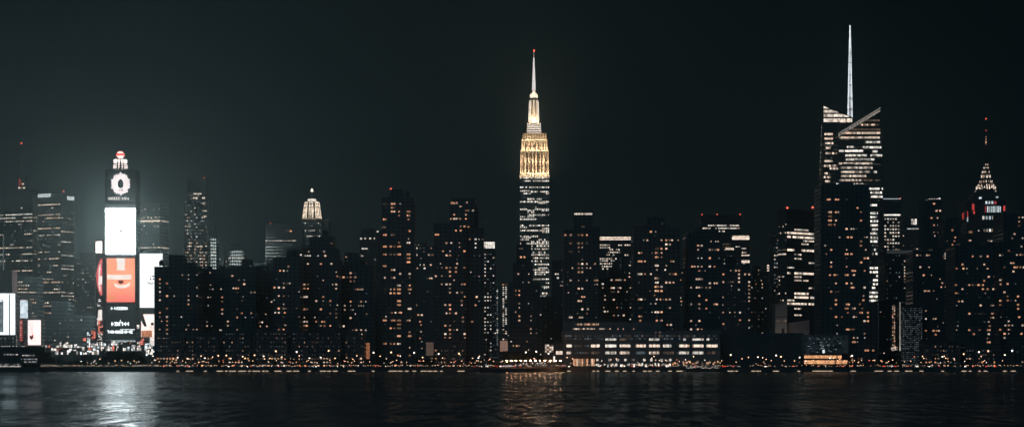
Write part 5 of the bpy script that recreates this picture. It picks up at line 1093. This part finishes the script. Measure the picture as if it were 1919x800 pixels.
# red glowing ball over lit tiers
b = MB(); cb = PX(225.6, 290.5, DT+8); b.sphere(cb, 3.5, 16, 9); b.build('ball', glow('ball_glow', (1, .62, .55), 3.12, 0, .35, mscale=.6), BT)
b = MB(); b.lathe((cb.x, cb.y), [(3.9, cb.z-1), (4.2, cb.z), (3.9, cb.z+1), (3.6, cb.z+1), (3.6, cb.z-1), (3.9, cb.z-1)], 20)
for i in range(9): a = 2*math.pi*i/9; b.rod((cb.x+3.7*math.cos(a), cb.y+3.7*math.sin(a), cb.z-.4), (cb.x+2.2*math.cos(a), cb.y+2.2*math.sin(a), cb.z+3.2), .22, None, 4)
b.build('ball_ring', glow('ball_red', (1, .06, .05), 1.82), BT)
b = MB(); tm = MB()
for y, w, h in ((301.5, 5.6, 1.6), (304.6, 5.6, 1.0), (310, 6.2, .7), (314, 6.2, .8)):
    z = Z(y, DT+8)
    for i in range(12): a = 2*math.pi*i/12; b.sphere((cb.x+w*math.cos(a), cb.y+w*math.sin(a), z), h*.62+.35, 6, 4)
    tm.lathe((cb.x, cb.y), [(w*.9, z-.4), (w*.9, z+.4), (0, z+.4)], 12)
tm.rod((cb.x, cb.y, Z(318.5, DT)), (cb.x, cb.y, cb.z), 1.2, .5, 10); tm.build('finial', dark_metal, BT); b.build('tier_light', glow('tier_lights', (1, .84, .80), 2.09, .4), BT)
# narrow screens on the tower's left wing and the base
b = MB(); b.box(X(176, DT), X(196.5, DT), DT+6, DT+22, GZ, Z(448, DT)); b.build('side_wing', facade((.09, .10, .11), 2.5, 3.6, .6, .5), BT)
SD = DT+5
b = MB(); n = 10; Lc = []
for i in range(n+1): t_ = i/n; y = 485+t_*68; Lc.append((180.5+7.5*(2*t_-1)**2, y))
screenpoly(b, SD, [(191.5, 484), *Lc[0:], (191.5, 553)]); s5 = b.build('screen', glow('screen_crimson', (1, .13, .14), 1.12, 0, .3, mscale=.1), BT); s5['label'] = 'crimson screen with a curved left edge'
b = MB(); screenpoly(b, SD-.3, [(185, 505), (187, 495), (188.6, 495), (187.4, 510), (187.4, 530), (188.5, 545), (186.6, 545), (184.4, 530)]); rect(b, SD-.3, 187.6, 191.3, 517, 533); b.build('white_shape', glow('poster_white', (1, .9, .84), 1.60), s5)
b = MB(); rect(b, SD, 179, 191.2, 452, 474); s6 = b.build('screen', glow('screen_blush', (1, .85, .80), 2.99, 0, .4, mscale=.35), BT); s6['label'] = 'small narrow pale screen on the left wing'
b = MB()
for i in range(16): rect(b, SD, 181+r4.random()*9, 183+r4.random()*9, 560+i*2.9, 561.7+i*2.9) if i < 6 else None
for i in range(60): x = 184+r4.random()*7.5-(3 if i % 3 == 0 else 0); y = 596+r4.random()*42; rect(b, SD-r4.random(), x, x+r4.uniform(.8, 2.6), y, y+r4.uniform(.8, 2.2))
b.build('small_signs', glow('sign_mix', (1, .92, .86), 1.53, .5), BT)
b = MB(); screenpoly(b, SD-.4, [(184.5, 580), (191, 580), (191, 606), (182, 608)]); b.build('white_shape', glow('poster_white', (1, .9, .84), 1.60), BT)
b = MB()
for i in range(24): rect(b, SF-.6, 199+i*2.3, 200.5+i*2.3, 637, 646)
b.build('entrance_window', glow('entrance', (.85, .97, 1), 0.83, .5, .5, mscale=.6), BT)

# big white billboard at the right, behind the wide slab
BB = empty('billboard_building', (X(284, 1650), 1665, GZ), 'tall building wearing a big plain white screen over a pink and orange poster', 'building')
b = MB(); b.box(X(259, 1650), X(309, 1650), 1652, 1675, GZ, Z(474.5, 1650)); b.build('wall', facade((.10, .11, .12), 2.5, 3.6, .6, .5), BB)
sa = scr('screen', 262, 304, 475, 576, white_soft, 1650.5, 1, BB)
b = MB(); rect(b, 1650.2, 280.5, 283.6, 517, 519); rect(b, 1650.2, 281, 283.5, 521, 524.5); screenpoly(b, 1650.2, [(276, 526), (277.3, 526), (278.5, 529.6), (283, 530.6), (288, 529.4), (288, 530.8), (283, 532.4), (277.6, 531)]); rect(b, 1650.2, 285.5, 288.5, 516, 519); rect(b, 1650.2, 286, 288.6, 521, 524); b.build('black_mark', solid('mark_dark', (.02, .05, .07), .6), sa)
sb_ = scr('screen', 264.5, 291, 588.5, 631, glow('screen_pale_pink', (1, .82, .74), 2.16, 0, .25, sample=True, mscale=.12), 1650.5, 1, BB)
b = MB(); screenpoly(b, 1650.2, [(264.5, 588.5), (268, 588.5), (275, 610), (274, 612), (270, 611), (264.5, 600)]); rect(b, 1650.2, 283, 288, 604, 609); b.build('dark_shape', black_panel, sb_)
b = MB(); rect(b, 1650.1, 265, 285, 619, 631, .3); b.build('orange_strip', glow('sign_orange', (1, .38, .2), 0.96, 0, .7, mscale=.6), sb_)
b = MB(); rect(b, 1650.1, 281, 290.5, 631.4, 646); b.build('lower_screen', glow('poster_white', (1, .9, .84), 1.60), BB)

# screens at the left edge
def board(label, D, x0, x1, y0, y1, mat, deco=None, back=14):
    B = empty('billboard_building', ((X(x0, D)+X(x1, D))/2, D+back/2, GZ), label, 'billboard')
    b = MB(); b.box(X(x0, D)-.6, X(x1, D)+.6, D+1, D+back, GZ, Z(y0, D)+.8); b.build('wall', facade((.10, .11, .12), 2.5, 3.6, .6, .5), B)
    s_ = scr('screen', x0, x1, y0, y1, mat, D, .8, B)
    if deco: deco(s_, D-.25)
    return B
pale = glow('screen_pale', (.86, .96, 1), 2.16, 0, .10, sample=True, mscale=.08)
def d1(s_, D):
    b = MB(); rect(b, D, -8, 5.5, 562, 563.2); rect(b, D, 4.6, 6.2, 563.2, 622); rect(b, D, 16.6, 18.4, 551, 627); b.build('dark_line', black_panel, s_)
    b = MB(); rect(b, D+.02, -8, 4.4, 565, 622); b.build('grey_picture', glow('picture_grey', (.6, .8, .85), .35, 0, .6, mscale=.25), s_)
board('widest white screen at the left edge with a dark rounded frame line', 1600, -8, 28, 549.5, 627, pale, d1)
board('grey blue lit screen half hidden between white screens', 1640, 37.8, 51.5, 562, 597, glow('screen_greyblue', (.8, .92, 1), 1.48, 0, .5, sample=True, mscale=.3))
def d2(s_, D):
    b = MB()
    for j in range(9): rect(b, D, 30, 41.5, 600.5+j*4.4, 602.3+j*4.4)
    b.build('red_stripe', glow('stripe_red', (1, .15, .12), 1.12, .3), s_)
    b = MB()
    for j in range(7): rect(b, D, 31+r4.random()*4, 37+r4.random()*4, 604+j*4.4, 605+j*4.4)
    b.build('white_text', glow('poster_white', (1, .9, .84), 1.60), s_)
board('narrow screen with red stripes beside the pink screen', 1620, 29.5, 43, 597.5, 640, glow('screen_dark_red', (1, .2, .18), .12), d2)
def d3(s_, D):
    b = MB(); screenpoly(b, D, [(59, 636.5), (55.6, 632.5), (55.4, 629.5), (57.2, 628), (59, 629.6), (60.8, 628), (62.6, 629.5), (62.4, 632.5)]); b.build('heart_mark', glow('heart_dark', (.25, .02, .03), .5), s_)
    b = MB(); screenpoly(b, D, [(59, 628.5), (61, 626), (62.5, 626.8), (62.2, 629)]); b.build('red_mark', glow('ball_red', (1, .06, .05), 1.82), s_)
    b = MB()
    for j in range(6): rect(b, D, 58, 61.5, 611+j*2.6, 611.8+j*2.6)
    b.build('faint_text', glow('faint_pink', (1, .6, .6), .55), s_)
board('pale pink screen with a small dark heart mark', 1610, 52.3, 76, 599.5, 646, glow('screen_pink', (1, .78, .76), 2.11, 0, .10, sample=True, mscale=.1), d3)
LS = bl('glass_block', 'dark glass block under the widest white screen at the left edge', 1590, CURT, 3.4); f = LS.box(-10, 30, 629, depth=9); LS.grid(f, 3, 3.4, 1.4, 1.4, p=.02, cols='k', dims='KE', pd=.5); LS.done()

# street level at the foot of the screens: small shops, kiosks and signs, each its own
kinds = [('shopfront', 'shop'), ('sign_board', 'sign'), ('kiosk', 'kiosk')]
cols4 = [(1, .96, .92), (.85, .97, 1), (1, .86, .76), (1, .25, .18), (1, .93, .85)]
names4 = ['white', 'cool white', 'cream', 'red', 'pale']
beside = ['left of the screen tower', 'below the screen tower', 'right of the screen tower']
cnt = {}
def shop(x, yb, yt, w, D, k):
    ci = r4.choice((0, 0, 1, 1, 2, 4, 4)) if r4.random() < .87 else 3
    nme, cat = kinds[k]; zone = beside[0] if x < 178 else beside[1] if x < 256 else beside[2]
    size = 'tiny' if (yb-yt) < 5.5 else 'small' if (yb-yt) < 9 else 'tall narrow'
    row = 'front row' if D < 1480 else 'middle row' if D < 1560 else 'back row'
    lab = f'{size} {names4[ci]} lit {cat} {row} {zone}'; i_ = cnt[lab] = cnt.get(lab, 0)+1
    z0, z1 = Z(yb, D), Z(yt, D); xa, xb = X(x, D), X(x+w, D)
    e = empty(nme, ((xa+xb)/2, D+1, GZ), lab, cat, 'lit street front '+zone)
    b = MB()
    if k == 1: b.rod(((xa+xb)/2, D+.5, GZ-.2), ((xa+xb)/2, D+.5, z0), .25); b.box(xa-.15, xb+.15, D+.25, D+.8, z0-.15, z1+.15)
    else: b.box(xa-.3, xb+.3, D+.25, D+6, GZ, z1+.4); b.box(xa-.5, xb+.5, D-.9, D+.24, z1+.1, z1+.35)
    b.build('post' if k == 1 else 'wall', stone_dark, e)
    b = MB(); n = max(1, int((xb-xa)/1.3)); m = max(1, int((z1-z0)/1.6))
    for i in range(n):
        for j in range(m):
            if r4.random() < .78 or n*m < 3: b.box(xa+(xb-xa)*i/n+.12, xa+(xb-xa)*(i+1)/n-.12, D, D+.2, z0+(z1-z0)*j/m+.1, z0+(z1-z0)*(j+1)/m-.14)
    if b.v: b.build('lit_pane', glow('shop_'+names4[ci], cols4[ci], 1.6 if ci != 3 else 1.2, .75, .5, mscale=.6), e)
x = 78.
for row, (D, yb, yt) in enumerate(((1640, 651, 640), (1540, 657, 647), (1440, 664, 654))):
    x = 80.+row*3
    while x < 290:
        w = r4.uniform(3.5, 8.5); lo, hi = (.25, .95) if not 170 < x < 290 else (.6, 1.15)
        if (row < 2 or x < 185 or x > 270) and r4.random() < (.93 if x > 150 or row == 0 else .55): shop(x, yb, yb-(yb-yt)*r4.uniform(lo, hi), w, D+r4.uniform(0, 30), r4.choice((0, 0, 1, 2)))
        x += w+r4.uniform(.3, 2.2)
for x, y, w, h in ((155, 598+38, 6, 6), (163, 632, 6, 20), (171, 628, 8, 18), (184, 612, 9, 24), (262, 640, 8, 12), (272, 648, 10, 10), (256, 612, 5, 8)):
    shop(x, y+h/2, y-h/2, w, 1560+x/4, 1)

# ================================================================== trees
leafm = solid('leaves', (.035, .055, .03), .8, scale=1.5); barkm = solid('bark', (.06, .045, .035), .9)
def tree_meshes(seed, H, Rw, n):
    r = random.Random(seed); tr = MB(); cr = MB(); base = H*.34; tr.rod((0, 0, -.3), (0, 0, base), H*.035, H*.025, 7)
    cl = []
    for i in range(9):
        a = r.random()*6.283; rr = r.uniform(.25, .75)*Rw; z = r.uniform(.45, .92)*H; e = Vector((rr*math.cos(a), rr*math.sin(a), z)); tr.rod((0, 0, base*r.uniform(.7, 1)), e, H*.016, H*.005, 5); cl.append((e, r.uniform(.28, .5)*Rw))
    cl.append((Vector((0, 0, H*.85)), Rw*.4))
    for i in range(n):
        c, q_ = r.choice(cl); d = Vector((r.gauss(0, 1), r.gauss(0, 1), r.gauss(0, .8))); d = d.normalized()*q_*r.random()**.4; p = c+d; s_ = r.uniform(.16, .42); a = Vector((r.gauss(0, 1), r.gauss(0, 1), r.gauss(0, 1))).normalized(); u = a.orthogonal().normalized(); v = a.cross(u)
        cr.poly([p-u*s_, p-v*s_*.7, p+u*s_, p+v*s_*.7])
    def me(mb, nm_, mt): m = bpy.data.meshes.new(nm_); m.from_pydata(mb.v, [], mb.f); m.materials.append(mt); return m
    return me(tr, 'trunk', barkm), me(cr, 'crown', leafm)
TM = [tree_meshes(i, 8.5+i*.8, 3.6+.3*i, 1500) for i in range(4)]
def tree(x, D, s=1.0, where=''):
    e = empty('tree', (X(x, D), D, GZ), where, 'tree', 'trees along the shore road', r4.random()*6.28); e.scale = (s*r4.uniform(.95, 1.15), s, s)
    t_, c_ = r4.choice(TM); link('trunk', t_, None, e); link('crown', c_, None, e)
tx = []
for x in range(192, 276, 7): tx.append((x+r4.uniform(-2, 2), r4.uniform(1150, 1185), .62+.38*math.sin(math.pi*(x-184)/96), 'dark leafy tree in the mound like clump below the billboard tower'))
for x in range(947, 1022, 6): tx.append((x+r4.uniform(-2, 2), r4.uniform(1143, 1165), .98*(1 if 950 < x < 1012 else .75), 'dark leafy tree in the dense clump below the floodlit skyscraper'))
for x in (112, 121, 131, 142, 155): tx.append((x, r4.uniform(1145, 1170), .5, 'low dark tree on the shore left of the screen tower'))
for x in (640, 650, 660, 629, 788, 795, 803, 812, 780): tx.append((x, r4.uniform(1143, 1148), .62, 'low dark tree beside the beige lit wall panel' if x > 700 else 'low dark tree left of the orange lit panel'))
for i in range(34):
    x = r4.uniform(290, 1900)
    if not (945 < x < 1360 or 1500 < x < 1595): tx.append((x, r4.uniform(1126, 1148), r4.uniform(.32, .5), 'small street tree between the lamps of the shore road'))
for a in tx: tree(*a)

# ================================================================== street lamps, bollards, modelled lamp reflections, cars
def lamp_mesh(h, r, mat, kind):
    b = MB(); b.rod((0, 0, -.1), (0, 0, h-r*.6), .09 if h > 2 else .12, .06, 6, mi=1); b.sphere((0, 0, h), r, 8, 5, mi=0)
    if kind: b.lathe((0, 0), [(r*1.2, h+r*.7), (.1, h+r*1.3)], 8, mi=1); b.lathe((0, 0), [(.28, -.1), (.2, .35), (.09, .5)], 8, mi=1)
    m = bpy.data.meshes.new('street_lamp'); m.from_pydata(b.v, [], b.f); m.materials.append(mat); m.materials.append(dark_metal); m.polygons.foreach_set('material_index', b.mi); return m
LM = {(k, c): lamp_mesh(h, r_, m_, k) for k, h, r_ in ((1, 5.6, .30), (2, 8.0, .46), (0, 1.15, .14), (3, 3.6, .22)) for c, m_ in (('white', lampwhite), ('warm', lampwarm), ('cool', lampcool), ('red', lampred))}
zones = [(-50, 76, 'near the pier'), (76, 290, 'below the giant screens'), (290, 420, 'by the wide apartment slab'), (420, 515, 'by the tank house block'), (515, 640, 'by the broad stepped tower'), (640, 700, 'by the orange lit panel'), (700, 800, 'by the slim tower'), (800, 895, 'by the pink cornered tower'),
         (895, 950, 'by the low pale office'), (950, 1052, 'by the dense tree clump'), (1052, 1352, 'in front of the riverside works'), (1352, 1505, 'in front of the dark hall'), (1505, 1595, 'by the glass pavilion'), (1595, 1690, 'by the dark glass block'), (1690, 1800, 'right of the gridded glass slab'), (1800, 2000, 'at the far right of the shore')]
def zone(x): return next((z for a, b_, z in zones if a <= x < b_), 'on the shore')
def lamp(x, D, k, c):
    o = bpy.data.objects.new('street_lamp' if k else 'bollard_light', LM[(k, c)]); COL.objects.link(o); o.location = (X(x, D), D, GZ+(.12 if D < QY+12 else 0)); o.scale.z = r4.uniform(.7, 1.35)
    nme = {1: 'round headed street lamp', 2: 'tall bright street lamp', 3: 'short street lamp', 0: 'low bollard light on the promenade'}[k]
    meta(o, f'{c} glowing {nme} {zone(x)}', 'street lamp' if k else 'bollard light', f'{c} {nme}s {zone(x)}')
def dens(x):   # how crowded with lights the shore is
    return 1.0 if x < 1060 else .45 if x < 1200 else .9 if x < 1350 else .55 if x < 1500 else .9 if x < 1800 else .6
x = 78.
while x < 1915:
    if r4.random() < dens(x): lamp(x, QY+r4.uniform(2, 9), 0, r4.choice(('warm', 'warm', 'warm', 'white')))
    x += r4.choice((2.6, 3.5, 5, 9))
x = 150.
while x < 1915:
    if r4.random() < dens(x)*(.55+.6*math.sin(x*.045)**2): lamp(x, r4.uniform(QY+11, QY+36), r4.choice((1, 3, 3, 1, 3)), r4.choice(('warm', 'warm', 'warm', 'warm', 'white', 'warm', 'warm', 'red')) if x > 290 else r4.choice(('white', 'cool', 'white', 'white', 'warm')))
    x += r4.choice((2.2, 3, 4.5, 7, 12))
for x, c in ((274.7, 'cool'), (333, 'white'), (352, 'white'), (384, 'white'), (409, 'warm'), (424, 'warm'), (455, 'warm'), (477, 'warm'), (494, 'white'), (517, 'warm'), (528, 'warm'), (556, 'white'), (580, 'white'), (601, 'white'), (616, 'warm'), (628, 'warm'), (700, 'white'), (733, 'warm'), (776, 'white'), (792, 'warm'), (822, 'white'),
             (860, 'warm'), (896.5, 'cool'), (985.5, 'white'), (1005, 'white'), (1028, 'white'), (1369.5, 'white'), (1420.5, 'white'), (1454.5, 'white'), (1463.5, 'warm'), (1498.5, 'white'), (1555.5, 'white'), (1597, 'cool'), (1766, 'white'), (1806, 'warm'), (1834.5, 'white'), (1852, 'warm'), (1883, 'white'), (1897, 'cool')):
    lamp(x, QY+(18 if x != 274.7 else 60), 2, c)
# glowing flat shapes that stand for lamp reflections at the foot of the quay
b = MB(); b.lathe((0, 0), [(0, -.5), (.75, -.36), (1, 0), (.75, .36), (0, .5)], 12); wl = bpy.data.meshes.new('lamp_reflection'); wl.from_pydata(b.v, [], b.f)
wlm = glow('reflection_glow', (1, .74, .52), .95, .4); wl.materials.append(wlm)
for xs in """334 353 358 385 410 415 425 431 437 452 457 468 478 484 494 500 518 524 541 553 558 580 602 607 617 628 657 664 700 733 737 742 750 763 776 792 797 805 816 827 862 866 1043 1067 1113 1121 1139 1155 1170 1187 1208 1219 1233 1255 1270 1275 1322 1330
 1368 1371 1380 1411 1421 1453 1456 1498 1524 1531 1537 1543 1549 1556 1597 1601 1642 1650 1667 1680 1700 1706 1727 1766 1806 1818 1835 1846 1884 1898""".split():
    x = float(xs)+r4.uniform(-1, 1); o = bpy.data.objects.new('lamp_reflection', wl); COL.objects.link(o); o.location = (X(x, QY-.1), QY-.12, .42); w = r4.choice((1.0, 1.4, 1.8)); o.scale = (w, .2, .45)
    meta(o, f'glowing modelled lamp reflection at the waterline {zone(x)}', 'waterline lamp', 'modelled lamp reflections '+zone(x))
# cars
def car_parts(col):
    b = MB(); b.box(-2.2, 2.2, -.88, .88, .35, .95); b.prism([(-1.5, -.8), (1.3, -.8), (1.3, .8), (-1.5, .8)], .951, 1.5, [(-.95, -.68), (.7, -.68), (.7, .68), (-.95, .68)]); out_ = []
    def me(mb, n_, mt): m = bpy.data.meshes.new(n_); m.from_pydata(mb.v, [], mb.f); m.materials.append(mt); return m
    out_.append(('body', me(b, 'body', col), (0, 0, 0)))
    w = MB(); w.rod((0, -.1, 0), (0, .1, 0), .34, .34, 12); wmsh = me(w, 'wheel', solid('tyre', (.02, .02, .02), .9))
    for a in (-1.4, 1.4):
        for e in (-.82, .82): out_.append(('wheel', wmsh, (a, e, .34)))
    h = MB(); h.sphere((0, 0, 0), .26, 8, 5); hl = me(h, 'headlight', glow('headlight', (1, .95, .85), 5)); tl = me(h, 'tail_light', glow('tail_light', (1, .05, .03), 3.2))
    for e in (-.6, .6): out_ += [('headlight', hl, (2.15, e, .7)), ('tail_light', tl, (-2.15, e, .75))]
    return out_
CARS = [car_parts(solid('car_'+n_, c_, .3, .3, .05)) for n_, c_ in (('black', (.02, .02, .02)), ('silver', (.4, .4, .42)), ('white', (.7, .7, .7)), ('red', (.3, .03, .03)))]
cn = ['black', 'silver', 'white', 'dark red']
def car(x, D, rz, label=None):
    k = r4.randrange(4); e = empty('car', (X(x, D), D, GZ), label or f'{cn[k]} car with lights on the shore road {zone(x)}', 'car', 'cars on the shore road', rz)
    for n_, m_, l_ in CARS[k]: link(n_, m_, None, e, l_)
x = 300.
while x < 1900:
    car(x, QY+r4.choice((14.5, 17.5, 22, 25.5)), r4.choice((0, math.pi))+r4.choice((-.25, .25, 0, .5)))
    x += r4.choice((6, 16, 24, 40, 60)) if not 860 < x < 950 else 8
# ================================================================== piers and the landing
P1 = empty('pier_building', (X(30, 1066), 1085, 0), 'dark multi level pier building at the left edge with rows of small lights', 'pier building')
b = MB(); D = 1066; pr = MB()
b.box(X(-40, D), X(74, D), D, QY-.1, -1, 2.9)
for x1, y0, y1, dy in ((39, 688, 679.5, 1), (68, 679.4, 670, 3), (60, 669.9, 660, 6), (48, 659.9, 650, 10)):
    b.box(X(-40, D), X(x1, D), D+dy, QY-2, Z(y0, D+dy)-.4, Z(y1, D+dy)); pr.box(X(-40, D), X(x1+2, D), D+dy-.8, QY-1.5, Z(y1, D+dy)+.02, Z(y1, D+dy)+.35)
b.build('deck', solid('pier_wood', (.07, .075, .08), .85), P1); pr.build('roof', solid('pier_roof', (.12, .13, .14), .8), P1)
b = MB(); dm = MB()
for i in range(22):
    x = -6+i*2.05; h = r4.uniform(1.5, 3.4)
    b.box(X(x, D), X(x+1.2, D), D+.8, D+.98, Z(687, D), Z(687-h, D))
    if r4.random() < .7: dm.box(X(x, D), X(x+1, D), D+.8, D+.98, Z(682.6, D), Z(681, D))
for x0, x1, y, dy in ((37, 67, 672.8, 2.8), (42, 67, 678, 2.8), (0, 30, 664, 5.8), (37, 60, 665.8, 5.8)):
    x = x0
    while x < x1-1.2:
        if r4.random() < .8: (b if r4.random() < .35 else dm).box(X(x, D), X(x+1.3, D), D+dy, D+dy+.15, Z(y+.8, D), Z(y-.8-r4.random(), D))
        x += 1.8
b.build('deck_window', glow('pier_light', (1, .92, .85), .75, .5), P1); dm.build('dim_window', glow('pier_dim', (.9, .95, 1), .28, .7), P1)
for x in (-2, 4, 8, 13, 18, 25, 31, 41, 45):
    b = MB(); p = PX(x, 650, 1080); b.rod((p.x, p.y, p.z-2), p, .1, mi=1); b.sphere(p, .6, 8, 5, mi=0); b.build('roof_lamp', [glow('pier_lamp', (1, .97, .94), 1.5), dark_metal], P1)
o = slab('shore_step', X(127, 1085), X(900, 1085), QY-24, QY-.05, -1.5, .9, solid('step_stone', (.05, .052, .055), .9)); bpy.data.objects.remove(o)
FD = empty('floating_dock', (X(101, 1092), 1096, 0), 'low pale floating dock between the pier building and the quay', 'dock')
b = MB(); b.box(X(74.5, 1088), X(128, 1088), 1088, 1106, -.4, 1.1); b.build('deck', concrete, FD); b = MB()
for i in range(7): xx = X(76+i*8.3, 1088); b.rod((xx, 1087.6, -1), (xx, 1087.6, 1.9), .2)
b.build('mooring_post', stone_dark, FD)
P2 = empty('pier', (X(980, 1070), 1090, 0), 'long dark pier with railing lamps jutting out below the dense tree clump', 'pier')
b = MB(); b.prism([(X(903, 1100), 1096), (X(925, 1070), 1072), (X(985, 1070), 1066), (X(1040, 1090), 1094), (X(1062, 1111), QY-.1), (X(900, 1111), QY-.1)], -1, 2.45); b.build('deck', solid('pier_wood', (.07, .075, .08), .85), P2)
b = MB()
for i in range(34): t_ = i/33; xx = X(905+t_*148, 1090); yy = 1097-28*math.sin(min(1, t_*1.3)*math.pi)**.8 if t_ < .77 else 1093; b.rod((xx, max(yy, 1072)+2, 2.4), (xx, max(yy, 1072)+2, 3.5), .05)
b.build('railing', dark_metal, P2)
for x, y in ((911, 685.5), (943.5, 685.5), (949, 686), (954, 685.5), (958, 685), (966.5, 683.6), (975.5, 682.6), (981, 680.6), (987, 681), (998, 680), (1007, 680.5), (1012, 680.3), (1015.5, 680), (1021, 680.5)):
    b = MB(); p = PX(x, y, 1100); b.rod((p.x, p.y, 2.4), p, .07, mi=1); b.sphere(p, .42, 8, 5, mi=0); b.build('railing_lamp', [glow('rail_lamp', (.95, .96, 1), 1.1), dark_metal], P2)
for x in (950, 958, 967, 976, 985, 994, 1003, 1012, 1021, 1031, 1041, 1050):  # lamps added to throw an amber patch on the water
    b = MB(); D = 1092; c = Vector((X(x, D), D, 7.0)); b.rod((c.x, D, 2.4), c, .1, .07, mi=1); b.box(c.x-.45, c.x+.45, D-.2, D+.2, c.z, c.z+.25, 1); b.lathe((c.x, D-.1), [(.1, c.z-.35), (.42, c.z-.2), (.42, c.z-.02), (.1, c.z)], 10); b.build('added_amber_light', [glow('added_amber_glow', (1, .43, .22), 280, sample=True), dark_metal], P2)
LD = empty('landing_stage', (X(1318, 1098), 1103, 0), 'floating landing stage with strings of little lamps before the riverside works', 'landing stage')
b = MB(); b.box(X(1286, 1098), X(1350, 1098), 1098, QY-.1, -.4, 1.4); b.box(X(1298, 1098), X(1340, 1098), 1103, 1110, 4.2, 4.5)
for x in (1299, 1312, 1326, 1339): b.rod((X(x, 1103), 1103.5, 1.4), (X(x, 1103), 1103.5, 4.2), .12)
b.build('deck', solid('pier_wood', (.07, .075, .08), .85), LD)
b = MB()
for i in range(38):
    x = 1286.5+i*1.65; y = 688.6+r4.uniform(-2.2, 1.4)
    if r4.random() < .8: b.sphere(PX(x, y, 1097.5), .22, 6, 4)
b.build('lamp_string', glow('string_lamps', (1, .90, .8), 1.0, .5), LD)['kind'] = 'stuff'

# ================================================================== haze
hm = nm('haze'); t = hm.node_tree; o_ = t.nodes.new('ShaderNodeOutputMaterial'); v_ = t.nodes.new('ShaderNodeVolumePrincipled'); lk(t, v_.outputs[0], o_.inputs[1])
v_.inputs['Color'].default_value = (.72, .97, 1.0, 1); v_.inputs['Density'].default_value = 3.0e-4; v_.inputs['Anisotropy'].default_value = .55
b = MB(); b.box(-1510, 1510, -60, 3460, -2.6, 480); hz = b.build('haze', hm); hz['kind'] = 'stuff'
